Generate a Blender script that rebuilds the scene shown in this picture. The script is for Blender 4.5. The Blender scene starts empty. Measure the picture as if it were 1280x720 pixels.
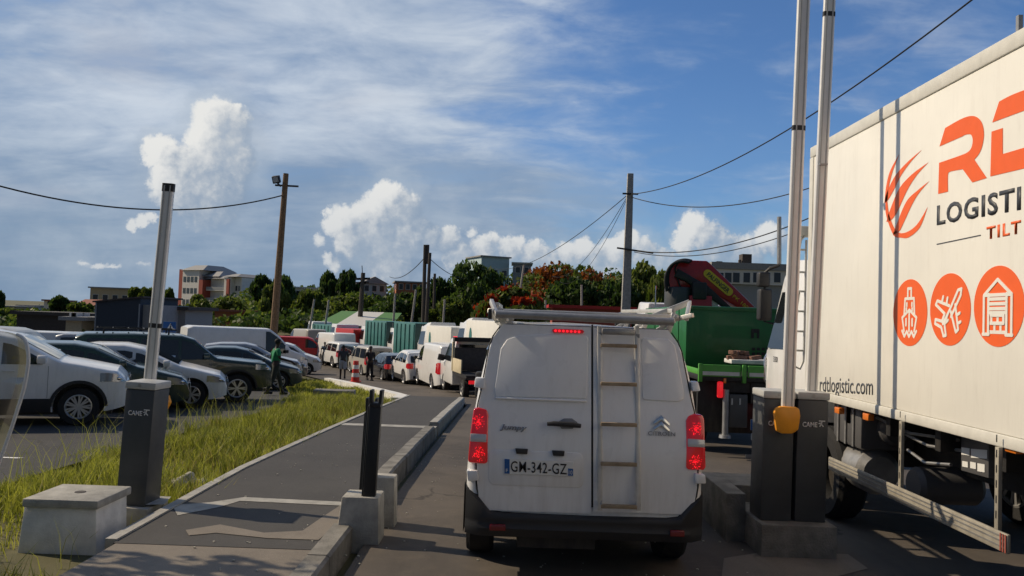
import bpy, bmesh, math, random
import numpy as np
from mathutils import Vector, Matrix
R_ = math.radians
rnd = random.Random(7)
C = bpy.context.scene.collection
scene = bpy.context.scene

# ------------------------------------------------------------------ camera
CAM_H, FPX = 2.0, 980.0
cam = bpy.data.cameras.new('camera'); camo = bpy.data.objects.new('camera', cam); C.objects.link(camo)
cam.sensor_width = 36; cam.lens = 36*FPX/1280; cam.clip_start = .05; cam.clip_end = 20000
RM = (Matrix.Rotation(math.pi/2+math.atan(37/FPX), 3, 'X') @ Matrix.Rotation(R_(2), 3, 'Z'))
camo.matrix_world = Matrix.Translation((0, 0, CAM_H)) @ RM.to_4x4()
scene.camera = camo
# ------------------------------------------------------------------ light
SUN_EL, SUN_AZ = 37, 16           # sun stands to the left, a little ahead
ts = Vector((-math.cos(R_(SUN_EL))*math.cos(R_(SUN_AZ)), math.cos(R_(SUN_EL))*math.sin(R_(SUN_AZ)), math.sin(R_(SUN_EL))))
sl = bpy.data.lights.new('sun', 'SUN'); sl.energy = 3.9; sl.angle = R_(.55); sl.color = (1, .83, .60)
so = bpy.data.objects.new('sun', sl); C.objects.link(so); so.rotation_euler = ts.to_track_quat('Z', 'Y').to_euler()
scene.view_settings.view_transform = 'Standard'; scene.view_settings.look = 'None'
scene.view_settings.exposure = 0; scene.view_settings.gamma = 1; scene.view_settings.use_curve_mapping = False
scene.cycles.max_bounces = 6; scene.cycles.transparent_max_bounces = 8
SKY_STRENGTH = .085

# pixel of the 1280x720 photograph -> direction / points of the place
def ray(px, py): return RM @ Vector(((px-640)/FPX, (360-py)/FPX, -1))
def P(px, py, Y):
    d = ray(px, py); return Vector((0, 0, CAM_H)) + d*(Y/d.y)
def onX(px, py, X):
    d = ray(px, py); return Vector((0, 0, CAM_H)) + d*(X/d.x)
def zg(Y):
    t = min(max((Y-9)/45, 0), 1); return -2.05*(.75*t+.25*t*t*(3-2*t))
def G(px, py, dz=0):
    d = ray(px, py); Y = 1.0
    while Y < 400 and CAM_H+d.z/d.y*Y > zg(Y)+dz: Y += .05
    return P(px, py, Y)

# ------------------------------------------------------------------ node helper
class NT:
    def __init__(s, tree): s.t = tree; s.n = tree.nodes; s.l = tree.links
    def put(s, sock, v):
        if v is None: return
        if isinstance(v, bpy.types.NodeSocket): s.l.new(v, sock)
        elif hasattr(sock, 'default_value'):
            try: sock.default_value = v
            except Exception: sock.default_value = (*v, 1)
    def node(s, typ, ins={}, **props):
        n = s.n.new(typ)
        for k, v in props.items(): setattr(n, k, v)
        for k, v in ins.items(): s.put(n.inputs[k], v)
        return n
    def m(s, op, a, b=None, c=None, clamp=False):
        n = s.n.new('ShaderNodeMath'); n.operation = op; n.use_clamp = clamp
        for i, v in enumerate((a, b, c)): s.put(n.inputs[i], v)
        return n.outputs[0]
    def v(s, op, a, b=None, sc=None):
        n = s.n.new('ShaderNodeVectorMath'); n.operation = op
        s.put(n.inputs[0], a); s.put(n.inputs[1], b)
        if sc is not None: s.put(n.inputs['Scale'], sc)
        return n.outputs['Value'] if op in ('DISTANCE', 'DOT_PRODUCT', 'LENGTH') else n.outputs[0]
    def noise(s, vec, scale, detail=4, rough=.55, dist=0, out='Fac'):
        n = s.node('ShaderNodeTexNoise', {'Scale': scale, 'Detail': detail, 'Roughness': rough, 'Distortion': dist})
        if vec is not None: s.put(n.inputs['Vector'], vec)
        return n.outputs[0] if out == 'Fac' else n.outputs['Color']
    def mix(s, f, a, b, blend='MIX'):
        n = s.n.new('ShaderNodeMix'); n.data_type = 'RGBA'; n.blend_type = blend
        s.put(n.inputs[0], f); s.put(n.inputs[6], a); s.put(n.inputs[7], b); return n.outputs[2]
    def ramp(s, f, a, b):   # smoothstep
        n = s.n.new('ShaderNodeMapRange'); n.interpolation_type = 'SMOOTHSTEP'
        s.put(n.inputs[0], f); s.put(n.inputs[1], a); s.put(n.inputs[2], b); return n.outputs[0]
    def sep(s, v): return s.node('ShaderNodeSeparateXYZ', {0: v}).outputs
    def comb(s, x, y, z): return s.node('ShaderNodeCombineXYZ', {0: x, 1: y, 2: z}).outputs[0]

# ------------------------------------------------------------------ sky
world = bpy.data.worlds.new('World'); scene.world = world; world.use_nodes = True
def build_sky():
    t = NT(world.node_tree); t.n.clear()
    dirv = t.v('NORMALIZE', t.node('ShaderNodeTexCoord').outputs['Generated'])
    x, y, z = t.sep(dirv)
    sky = t.node('ShaderNodeTexSky', sky_type='NISHITA', sun_disc=False, sun_elevation=R_(SUN_EL),
                 sun_rotation=R_(270+SUN_AZ), altitude=0, air_density=1.0, dust_density=.6, ozone_density=2.2).outputs[0]
    base = t.v('MULTIPLY', t.v('SCALE', sky, sc=SKY_STRENGTH*1.0), (.72, 1.0, 1.34))
    # high veil of cloud, laid on a layer overhead
    zz = t.m('ADD', t.m('MAXIMUM', z, 0), .22)
    lay = t.comb(t.m('DIVIDE', x, zz), t.m('DIVIDE', y, zz), 0.0)
    rot = t.node('ShaderNodeMapping', {'Vector': lay, 'Rotation': (0, 0, R_(-35)), 'Scale': (.75, 1.5, 1)}).outputs[0]
    n1 = t.noise(rot, 1.1, 7, .55, .6)
    n2 = t.noise(rot, 4.5, 5, .6, .8)
    az = t.m('DIVIDE', x, t.m('MAXIMUM', y, .05))
    left = t.m('SUBTRACT', 1.0, t.ramp(t.m('ADD', az, t.m('MULTIPLY', t.m('SUBTRACT', n1, .5), .7)), -.17, .22))
    left = t.m('MULTIPLY', left, t.ramp(y, -.15, .25))
    f = t.m('ADD', t.m('ADD', t.m('MULTIPLY', n1, .8), t.m('MULTIPLY', n2, .35)), t.m('MULTIPLY', left, .5))
    puff = t.noise(t.node('ShaderNodeMapping', {'Vector': lay, 'Rotation': (0, 0, R_(20)), 'Scale': (1.1, 1.5, 1)}).outputs[0], 3.2, 6, .58, .4)
    f = t.m('ADD', f, t.m('MULTIPLY', t.m('SUBTRACT', puff, .5), .55))
    veil = t.ramp(f, .54, 1.05)
    veilcol = t.mix(t.ramp(t.m('ADD', t.m('ADD', t.m('MULTIPLY', n2, .35), n1), t.m('MULTIPLY', t.m('SUBTRACT', puff, .5), .9)), .42, 1.05), (.25, .345, .50, 1), (.64, .70, .77, 1))
    col = t.mix(t.m('MULTIPLY', veil, .93), base, veilcol)
    # grey blue bank low over the horizon
    low = t.m('MULTIPLY', t.m('SUBTRACT', 1.0, t.ramp(t.m('ADD', z, t.m('MULTIPLY', t.m('SUBTRACT', n1, .5), .15)), .02, .30)), t.m('MULTIPLY_ADD', left, .75, .2))
    low = t.m('MULTIPLY', low, .9)
    nb = t.noise(dirv, 9, 5, .55)
    col = t.mix(low, col, t.mix(t.ramp(nb, .35, .7), (.185, .275, .405, 1), (.29, .375, .48, 1)))
    # thin stray wisps in the blue
    wv = t.node('ShaderNodeMapping', {'Vector': dirv, 'Rotation': (0, R_(25), 0), 'Scale': (5, 5, 13)}).outputs[0]
    wisp = t.ramp(t.noise(wv, 1.0, 5, .55, .3), .54, .80)
    col = t.mix(t.m('MULTIPLY', wisp, .42), col, (.50, .53, .60, 1))
    # heaped clouds
    blobs = [(270,150,26),(291,154,22),(260,168,26),(280,188,34),(196,188,17),(188,203,13),(214,197,22),(233,205,26),(250,212,34),(228,228,34),(292,205,26),(262,238,42),(215,214,20),
             (487,246,20),(470,262,24),(503,264,28),(452,266,18),(430,276,22),(409,264,9),(412,282,15),(440,297,22),(470,292,34),(512,292,30),(482,320,30),(495,336,26),(537,298,17),(547,296,12),(398,300,12),(416,330,14),(408,322,10),(500,312,20),
             (166,282,10),(178,276,11),(190,270,9),(618,300,12),(634,304,14),(588,290,11),(650,318,14),
             (708,316,16),(727,316,18),(742,330,20),(768,318,20),(786,304,17),(806,318,22),(760,340,20),(868,284,18),(884,292,20),(900,308,22),(856,302,16),(930,318,24),(960,300,20),(575,322,20),(602,312,19),(640,312,19),(668,322,22),(690,334,22),(560,300,16),(1100,330,40),(830,330,20)]
    flat = [(104,329,13,5),(122,331,20,5),(143,334,12,4),(180,330,16,5)]
    g = bpy.data.node_groups.new('cumulus', 'ShaderNodeTree')
    g.interface.new_socket('v', in_out='INPUT', socket_type='NodeSocketVector')
    g.interface.new_socket('d', in_out='OUTPUT', socket_type='NodeSocketFloat')
    k = NT(g); gi = k.n.new('NodeGroupInput'); go = k.n.new('NodeGroupOutput')
    v0 = gi.outputs[0]
    w = k.v('ADD', v0, k.v('SCALE', k.v('SUBTRACT', k.noise(v0, 26, 2, .5, 0, 'C'), (.5, .5, .5)), sc=.016))
    w = k.v('ADD', w, k.v('SCALE', k.v('SUBTRACT', k.noise(v0, 85, 5, .62, 0, 'C'), (.5, .5, .5)), sc=.0135))
    w = k.v('ADD', w, k.v('SCALE', k.v('SUBTRACT', k.noise(v0, 240, 2, .6, 0, 'C'), (.5, .5, .5)), sc=.006))
    d = None
    for (px, py, r) in blobs:
        c = ray(px, py).normalized()
        q_ = k.m('DIVIDE', k.v('DISTANCE', w, tuple(c)), r*1.15/FPX); e = k.m('SUBTRACT', 1.0 if r > 15 else .62, k.m('MULTIPLY', q_, q_))
        d = e if d is None else k.m('SMOOTH_MAX', d, e, .12)
    for (px, py, rx, ry) in flat:
        c = ray(px, py).normalized()
        q = k.v('MULTIPLY', k.v('SUBTRACT', w, tuple(c)), (.7*FPX/rx, .7*FPX/rx, .6*FPX/ry))
        d = k.m('SMOOTH_MAX', d, k.m('SUBTRACT', .55, k.v('LENGTH', q)), .1)
    d = k.m('MAXIMUM', d, -2.0)
    for sc, am in ((46, .36), (120, .22)):
        vo = k.node('ShaderNodeTexVoronoi', {'Vector': k.v('ADD', w, (.3, .1, .2)), 'Scale': sc}, feature='F1').outputs[0]
        d = k.m('ADD', d, k.m('MULTIPLY', k.m('SUBTRACT', .45, vo), am))
    k.l.new(d, go.inputs[0])
    def cu(vec):
        n = t.n.new('ShaderNodeGroup'); n.node_tree = g; t.put(n.inputs[0], vec); return n.outputs[0]
    rgt, up = RM @ Vector((1, 0, 0)), RM @ Vector((0, 1, 0))
    s1 = tuple((-rgt+up*.8)*.0055); s2 = tuple((-rgt+up*.8)*.024)
    d0 = cu(dirv); d1 = cu(t.v('ADD', dirv, s1)); d2 = cu(t.v('ADD', dirv, s2))
    lit = t.m('ADD', t.m('MULTIPLY', t.m('SUBTRACT', d0, d1), .70), t.m('MULTIPLY', t.m('SUBTRACT', d0, d2), .55))
    lit = t.ramp(lit, -.75, 1.15)
    lit = t.m('MULTIPLY', lit, t.m('MULTIPLY_ADD', t.ramp(z, .0, .22), .40, .62))
    mask = t.ramp(d0, -.08, .50)
    mask = t.m('MULTIPLY', mask, t.m('MULTIPLY_ADD', t.ramp(lit, .08, .55), .42, .58))
    ccol = t.mix(lit, (.22, .305, .425, 1), (.80, .80, .78, 1))
    halo = t.m('MULTIPLY', t.ramp(t.m('ADD', d0, t.m('MULTIPLY', t.m('SUBTRACT', nb, .5), 1.6)), -1.7, .4), .42)
    col = t.mix(halo, col, t.mix(t.ramp(nb, .4, .7), (.30, .385, .50, 1), (.46, .53, .61, 1)))
    col = t.mix(mask, col, ccol)
    # unseen sky behind the viewer darkened to dim faces in shade; below the horizon dull
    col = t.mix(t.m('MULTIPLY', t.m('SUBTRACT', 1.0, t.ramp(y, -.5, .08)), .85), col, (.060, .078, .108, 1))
    col = t.mix(t.ramp(z, 0.0, -.03), col, (.16, .16, .15, 1))
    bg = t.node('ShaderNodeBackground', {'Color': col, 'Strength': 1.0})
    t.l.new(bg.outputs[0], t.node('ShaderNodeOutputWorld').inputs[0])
build_sky()
world.cycles.sampling_method = 'MANUAL'; world.cycles.sample_map_resolution = 512

# ------------------------------------------------------------------ materials
def mat(name, col, rough=.6, metal=0, var=0, vscale=8, bump=0, bscale=40, coat=0, spec=.5, emit=None, est=1, col2=None, trans=0, dirt=0):
    m = bpy.data.materials.new(name); m.use_nodes = True; t = NT(m.node_tree); b = t.n['Principled BSDF']
    c = (*col, 1)
    b.inputs['Base Color'].default_value = c; b.inputs['Roughness'].default_value = rough; b.inputs['Metallic'].default_value = metal
    b.inputs['Coat Weight'].default_value = coat; b.inputs['Coat Roughness'].default_value = .04; b.inputs['Specular IOR Level'].default_value = spec
    tc = t.node('ShaderNodeTexCoord').outputs['Object'] if (var or bump or dirt) else None
    if var:
        n = t.noise(tc, vscale, 6, .6)
        o = t.mix(t.ramp(n, .3, .7), tuple(v*(1-var) for v in col)+(1,), (*(col2 or tuple(min(1, v*(1+var)) for v in col)), 1))
        t.l.new(o, b.inputs['Base Color'])
        t.l.new(t.m('ADD', t.m('MULTIPLY', t.noise(tc, vscale*2.3, 3), .25), rough-.12), b.inputs['Roughness'])
    else: o = c
    if dirt:   # road dust caught low down and in streaks
        zc = t.sep(tc)[2]
        st = t.noise(t.node('ShaderNodeMapping', {'Vector': tc, 'Scale': (9, 9, 1.2)}).outputs[0], 2.0, 5, .65)
        fz = t.m('MULTIPLY', t.m('SUBTRACT', 1.0, t.ramp(zc, .3, 1.1)), .6)
        f = t.m('MULTIPLY', t.ramp(t.m('ADD', st, t.m('MULTIPLY', fz, .35)), .45, .95), dirt)
        t.l.new(t.mix(f, o, (.23, .19, .14, 1)), b.inputs['Base Color'])
    if bump:
        bp = t.node('ShaderNodeBump', {'Strength': bump, 'Distance': .02, 'Height': t.noise(tc, bscale, 5, .6)})
        t.l.new(bp.outputs[0], b.inputs['Normal'])
    if emit: b.inputs['Emission Color'].default_value = (*emit, 1); b.inputs['Emission Strength'].default_value = est
    if trans: b.inputs['Transmission Weight'].default_value = trans
    return m
M = {}
def mk(name, *a, **k): M[name] = mat(name, *a, **k); return M[name]
mk('white_paint', (.80, .80, .79), .32, coat=.5, var=.03, vscale=3, dirt=.16)
mk('van_paint', (.79, .80, .81), .30, coat=.6, var=.02, vscale=2, dirt=.2)
mk('cream_panel', (.80, .785, .725), .42, var=.04, vscale=1.2, dirt=.2)
mk('rail_grey', (.62, .61, .56), .5, var=.06, dirt=.15)
mk('seam_grey', (.22, .23, .25), .5)
mk('silver_paint', (.42, .43, .45), .3, metal=.4, coat=.5, dirt=.1)
mk('grey_paint', (.10, .105, .11), .3, coat=.5, dirt=.1)
mk('black_paint', (.012, .012, .014), .22, coat=.7)
mk('green_paint_dark', (.012, .035, .028), .25, coat=.7, dirt=.1)
mk('navy_paint', (.02, .045, .06), .3, coat=.5)
mk('beige_paint', (.45, .43, .38), .35, coat=.4)
mk('car_glass', (.010, .013, .016), .04, spec=.9, coat=.3)
mk('rubber', (.016, .016, .017), .85, bump=.3, bscale=60)
mk('black_plastic', (.022, .022, .024), .55, bump=.15, bscale=150)
mk('grey_plastic', (.09, .09, .095), .5)
mk('alloy', (.55, .55, .56), .3, metal=.75)
mk('steel', (.33, .33, .33), .45, metal=.6, var=.15)
mk('chrome', (.75, .75, .76), .15, metal=1)
mk('rung_dirty', (.30, .235, .16), .6, metal=.2, var=.25)
mk('rail_dirty', (.36, .335, .28), .6, metal=.2, var=.2, vscale=6, dirt=.3)
mk('tape_red', (.30, .07, .05), .6)
mk('aluminium', (.62, .61, .58), .45, metal=.55, var=.12, vscale=5, dirt=.25)
mk('arm_white', (.74, .74, .73), .38, metal=.15, var=.03)
mk('red_lens', (.45, .006, .010), .12, coat=.8, spec=.8, emit=(1, .02, .03), est=.10)
mk('red_lit', (.7, .01, .015), .2, emit=(1, .015, .03), est=1.4)
mk('red_lamp', (.6, .01, .015), .2, emit=(1, .02, .03), est=.5)
mk('clear_lens', (.55, .56, .58), .12, coat=.8, metal=.2)
mk('lamp_glass', (.30, .31, .33), .1, coat=1, metal=.5)
mk('red_reflector', (.17, .012, .016), .25, coat=.5)
mk('amber', (.75, .20, .02), .25, coat=.6)
mk('orange_hub', (.80, .33, .02), .4, var=.06)
mk('cabinet_grey', (.055, .060, .066), .48, var=.07, vscale=6, bump=.06, bscale=300)
mk('cap_grey', (.42, .43, .43), .5, var=.05)
mk('letter_white', (.72, .72, .72), .5)
mk('letter_dark', (.045, .050, .060), .5)
mk('logo_orange', (.84, .125, .018), .45, var=.03)
mk('plate_white', (.74, .75, .74), .4)
mk('plate_blue', (.015, .10, .33), .4)
mk('concrete', (.36, .35, .32), .9, var=.18, vscale=7, bump=.4, bscale=60)
mk('concrete_dark', (.20, .19, .17), .92, var=.28, vscale=5, bump=.5, bscale=50)
mk('concrete_white', (.70, .69, .66), .85, var=.14, vscale=6, bump=.25, bscale=60)
mk('stone', (.42, .40, .34), .95, var=.2, bump=.5, bscale=20)
mk('wood_pole', (.20, .125, .07), .85, var=.25, vscale=12, bump=.4, bscale=40)
mk('dark_pole', (.075, .065, .058), .9, var=.25, vscale=10)
mk('pale_pole', (.36, .35, .33), .75, var=.2)
mk('cable', (.012, .012, .013), .7)
mk('black_post', (.006, .009, .013), .55, coat=0)
mk('teal_metal', (.035, .165, .158), .5, var=.18, vscale=1.5, dirt=.35)
mk('teal_shaded', (.022, .075, .072), .6, var=.2, dirt=.3)  # teal for container rear ends, their shade put into the colour
mk('red_metal', (.50, .022, .022), .45, var=.15, dirt=.15)
mk('green_steel', (.006, .125, .026), .45, var=.13, vscale=2, coat=.2, dirt=.06)
mk('lime_steel', (.085, .34, .045), .45, var=.08, dirt=.2)
mk('crane_red', (.46, .014, .018), .35, var=.08, coat=.4)
mk('yellow_label', (.75, .55, .04), .5)
mk('chassis', (.012, .012, .013), .6, var=.3, dirt=.15)
mk('brick', (.20, .105, .075), .9, var=.25, vscale=20)
mk('wall_white', (.74, .73, .70), .85, var=.06, vscale=1.0)
mk('wall_grey', (.30, .32, .34), .85, var=.08)
mk('wall_cream', (.52, .43, .29), .85, var=.1)
mk('wall_red', (.36, .085, .06), .8, var=.08)
mk('wall_orange', (.42, .15, .075), .85, var=.1)
mk('wall_blue', (.48, .62, .66), .8, var=.06)
mk('shed_blue', (.030, .042, .062), .6, var=.12)
mk('roof_red', (.30, .11, .07), .8, var=.2)
mk('roof_grey', (.30, .30, .30), .75, var=.12)
mk('roof_dark', (.07, .06, .055), .8, var=.25)
mk('roof_green', (.09, .22, .04), .6, var=.15)
mk('roof_white', (.62, .61, .57), .6, var=.08)
mk('window_dark', (.025, .032, .042), .15, spec=.7)
mk('bark', (.09, .07, .05), .95, var=.3)
mk('skin', (.035, .019, .012), .55)
mk('hair', (.008, .007, .006), .8)
mk('shirt_green', (.012, .22, .09), .85)
mk('cloth_grey', (.045, .05, .06), .9)
mk('cloth_dark', (.014, .015, .020), .9)
mk('cloth_olive', (.030, .036, .028), .9)
mk('cloth_pale', (.36, .40, .46), .9)
mk('safety_red', (.65, .04, .03), .5)
mk('gold_trim', (.22, .16, .07), .4)
mk('rack_panel', (.085, .07, .068), .7, var=.2)
mk('bed_board', (.60, .52, .36), .7, var=.1, vscale=5)

def leaf_mat(name, a, b, tr=.38):
    m = bpy.data.materials.new(name); m.use_nodes = True; t = NT(m.node_tree); bs = t.n['Principled BSDF']
    ge = t.node('ShaderNodeNewGeometry'); oi = t.node('ShaderNodeObjectInfo')
    f = t.m('ADD', t.m('MULTIPLY', ge.outputs['Random Per Island'], .65), t.m('MULTIPLY', t.noise(ge.outputs['Position'], .35, 3), .55))
    f = t.m('ADD', f, t.m('MULTIPLY', t.m('SUBTRACT', oi.outputs['Random'], .5), .25))
    c = t.mix(t.ramp(f, .2, 1.0), (*a, 1), (*b, 1)); t.l.new(c, bs.inputs['Base Color']); bs.inputs['Roughness'].default_value = .6
    bs.inputs['Specular IOR Level'].default_value = .25
    tl = t.node('ShaderNodeBsdfTranslucent', {'Color': t.v('MULTIPLY', c, (1.2, 1.3, .6))})
    mx = t.node('ShaderNodeMixShader', {0: tr, 1: bs.outputs[0], 2: tl.outputs[0]})
    t.l.new(mx.outputs[0], t.n['Material Output'].inputs[0]); M[name] = m
leaf_mat('leaf_dark', (.022, .046, .017), (.095, .145, .045))
leaf_mat('leaf_mid', (.05, .085, .02), (.18, .21, .06))
leaf_mat('leaf_bright', (.055, .095, .020), (.165, .20, .055))
leaf_mat('flower_red', (.22, .018, .010), (.48, .060, .025))
leaf_mat('flower_rust', (.16, .045, .015), (.34, .10, .03))
leaf_mat('dry_blade', (.20, .15, .07), (.42, .34, .18))
leaf_mat('grass_blade', (.115, .135, .020), (.46, .44, .12), .38)

def asphalt(name, a, b, tint, cracks=True):
    m = bpy.data.materials.new(name); m.use_nodes = True; t = NT(m.node_tree); bs = t.n['Principled BSDF']
    p = t.node('ShaderNodeNewGeometry').outputs['Position']
    big = t.noise(p, .45, 5, .6, .4); fine = t.noise(p, 140, 2, .7); mid = t.noise(p, 5, 6, .65)
    lane = t.noise(t.node('ShaderNodeMapping', {'Vector': p, 'Scale': (1.6, .10, 1)}).outputs[0], 1.2, 4, .6)
    c = t.mix(t.ramp(big, .3, .7), (*a, 1), (*b, 1))
    c = t.mix(t.m('MULTIPLY', t.ramp(mid, .45, .8), .4), c, (*tint, 1))
    c = t.mix(t.m('MULTIPLY', t.ramp(lane, .5, .75), .35), c, tuple(v*.55 for v in a)+(1,))
    c = t.mix(t.m('MULTIPLY', t.ramp(fine, .55, .75), .45), c, tuple(v*2.1 for v in b)+(1,))
    st = t.ramp(t.noise(p, 1.3, 5, .62, .8), .60, .78)
    c = t.mix(t.m('MULTIPLY', st, .55), c, tuple(v*.45 for v in a)+(1,))
    if cracks:
        vo = t.node('ShaderNodeTexVoronoi', {'Vector': t.v('ADD', p, t.v('SCALE', t.noise(p, 1.5, 4, .6, 0, 'C'), sc=.8)), 'Scale': .33}, feature='DISTANCE_TO_EDGE').outputs[0]
        ck = t.m('MULTIPLY', t.m('SUBTRACT', 1.0, t.ramp(vo, .0, .012)), t.ramp(t.noise(p, .8, 2), .5, .6))
        c = t.mix(t.m('MULTIPLY', ck, .7), c, (.012, .011, .010, 1))
    t.l.new(c, bs.inputs['Base Color']); bs.inputs['Roughness'].default_value = .88
    bp = t.node('ShaderNodeBump', {'Strength': .55, 'Distance': .012, 'Height': t.m('ADD', fine, t.m('MULTIPLY', mid, .5))})
    t.l.new(bp.outputs[0], bs.inputs['Normal']); M[name] = m
asphalt('asphalt_road', (.062, .053, .046), (.112, .095, .080), (.16, .13, .10))
asphalt('asphalt_path', (.048, .046, .046), (.066, .063, .061), (.085, .08, .072), False)
asphalt('asphalt_lot', (.035, .035, .037), (.055, .054, .054), (.09, .08, .065))
asphalt('dusty_concrete', (.13, .112, .093), (.235, .205, .17), (.13, .11, .09))
asphalt('soil', (.075, .075, .028), (.115, .105, .045), (.14, .11, .06), False)
# ------------------------------------------------------------------ mesh helper
class MB:
    def __init__(s): s.bm = bmesh.new(); s.X = Matrix()
    def vs(s, pts): return [s.bm.verts.new(s.X @ Vector(p)) for p in pts]
    def face(s, vs):
        try: return s.bm.faces.new(vs)
        except ValueError: return None
    def poly(s, pts): return s.face(s.vs(pts))
    def box(s, a, b, taper=None):
        x0, y0, z0 = a; x1, y1, z1 = b
        v = s.vs([(x0,y0,z0),(x1,y0,z0),(x1,y1,z0),(x0,y1,z0),(x0,y0,z1),(x1,y0,z1),(x1,y1,z1),(x0,y1,z1)])
        for f in ((0,3,2,1),(4,5,6,7),(0,1,5,4),(1,2,6,5),(2,3,7,6),(3,0,4,7)): s.face([v[i] for i in f])
        return s
    def bar(s, p0, p1, w, h, up=(0, 0, 1)):
        p0, p1 = Vector(p0), Vector(p1); d = (p1-p0).normalized(); u = Vector(up)
        if abs(d.dot(u)) > .99: u = Vector((0, 1, 0))
        a = d.cross(u).normalized()*(w/2); b = a.cross(d).normalized()*(h/2)
        v = s.vs([p0-a-b, p0+a-b, p0+a+b, p0-a+b, p1-a-b, p1+a-b, p1+a+b, p1-a+b])
        for f in ((0,3,2,1),(4,5,6,7),(0,1,5,4),(1,2,6,5),(2,3,7,6),(3,0,4,7)): s.face([v[i] for i in f])
        return s
    def tube(s, pts, r, n=8, cap=True):
        pts = [Vector(p) for p in pts]; rs = r if isinstance(r, (list, tuple)) else [r]*len(pts)
        prev = None; ref = None
        for i, p in enumerate(pts):
            d = (pts[min(i+1, len(pts)-1)]-pts[max(i-1, 0)]).normalized()
            if ref is None:
                ref = Vector((0, 0, 1)) if abs(d.z) < .9 else Vector((1, 0, 0))
            a = d.cross(ref).normalized(); b = a.cross(d).normalized(); ref = b
            ring = s.vs([p+(a*math.cos(2*math.pi*k/n)+b*math.sin(2*math.pi*k/n))*rs[i] for k in range(n)])
            if prev:
                for k in range(n): s.face([prev[k], prev[(k+1)%n], ring[(k+1)%n], ring[k]])
            elif cap: s.face(ring[::-1])
            prev = ring
        if cap: s.face(prev)
        return s
    def lathe(s, prof, axis='Y', n=24, c=(0, 0, 0), cap=True):   # prof: (radius, along)
        c = Vector(c); rings = []
        for r, h in prof:
            pts = []
            for k in range(n):
                a = 2*math.pi*k/n; q = (r*math.cos(a), h, r*math.sin(a)) if axis == 'Y' else ((r*math.cos(a), r*math.sin(a), h) if axis == 'Z' else (h, r*math.cos(a), r*math.sin(a)))
                pts.append(c+Vector(q))
            rings.append(s.vs(pts))
        for a, b in zip(rings, rings[1:]):
            for k in range(n): s.face([a[k], a[(k+1)%n], b[(k+1)%n], b[k]])
        if not cap: return s
        if prof[0][0] > 1e-4: s.face(rings[0][::-1])
        if prof[-1][0] > 1e-4: s.face(rings[-1])
        return s
    def prism(s, pts, off):   # planar 3D outline extruded by a vector
        off = Vector(off); a = s.vs(pts); b = s.vs([Vector(p)+off for p in pts]); n = len(a)
        s.face(a[::-1]); s.face(b)
        for k in range(n): s.face([a[k], a[(k+1)%n], b[(k+1)%n], b[k]])
        return s
    def loft(s, rings, cap=True):
        prev = None
        for r in rings:
            ring = s.vs(r); n = len(ring)
            if prev:
                for k in range(n): s.face([prev[k], prev[(k+1)%n], ring[(k+1)%n], ring[k]])
            elif cap: s.face(ring[::-1])
            prev = ring
        if cap: s.face(prev)
        return s
    def sheet(s, rows):
        vv = [s.vs(r) for r in rows]
        for a, b in zip(vv, vv[1:]):
            for k in range(len(a)-1): s.face([a[k], a[k+1], b[k+1], b[k]])
        return s
    def mesh(s, name, m, bevel=0, smooth=True, ang=35, seg=2, fix=True):
        bmesh.ops.remove_doubles(s.bm, verts=s.bm.verts, dist=1e-5)
        if fix: bmesh.ops.recalc_face_normals(s.bm, faces=s.bm.faces)
        if bevel:
            es = [e for e in s.bm.edges if len(e.link_faces) == 2 and e.calc_face_angle(0) > R_(30)]
            bmesh.ops.bevel(s.bm, geom=es, offset=bevel, segments=seg, profile=.5, affect='EDGES', clamp_overlap=True)
        me = bpy.data.meshes.new(name); s.bm.to_mesh(me); s.bm.free()
        if m: me.materials.append(M[m])
        if smooth:
            me.polygons.foreach_set('use_smooth', [True]*len(me.polygons)); me.set_sharp_from_angle(angle=R_(ang))
        return me
    def build(s, name, m, parent=None, **k):
        return link(name, s.mesh(name, m, **k), parent)
def link(name, me, parent=None):
    o = bpy.data.objects.new(name, me); C.objects.link(o)
    if parent: o.parent = parent
    return o
def tag(o, label=None, cat=None, group=None, kind=None):
    if label: o['label'] = label
    if cat: o['category'] = cat
    if group: o['group'] = group
    if kind: o['kind'] = kind
    return o
def thing(name, label, cat, loc=(0, 0, 0), rz=0, group=None, rot=None):
    o = bpy.data.objects.new(name, None); C.objects.link(o); o.location = loc; o.rotation_euler = rot or (0, 0, rz); o.empty_display_size = .2
    return tag(o, label, cat, group)
KIDS = {}
def kids(o): return [c for c in C.objects if c.parent is o]
def dup(o, loc=None, rz=None, label=None, parent=None, scale=None):
    c = o.copy(); C.objects.link(c)
    if parent: c.parent = parent
    if loc is not None: c.location = loc
    if rz is not None: c.rotation_euler = (0, 0, rz)
    if label: c['label'] = label
    if scale: c.scale = scale
    for ch in kids(o): dup(ch, parent=c)
    return c
def repaint(root, part, m):
    for ch in kids(root):
        if ch.name.split('.')[0] == part:
            ch.data = ch.data.copy(); ch.data.materials[0] = M[m]
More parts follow.
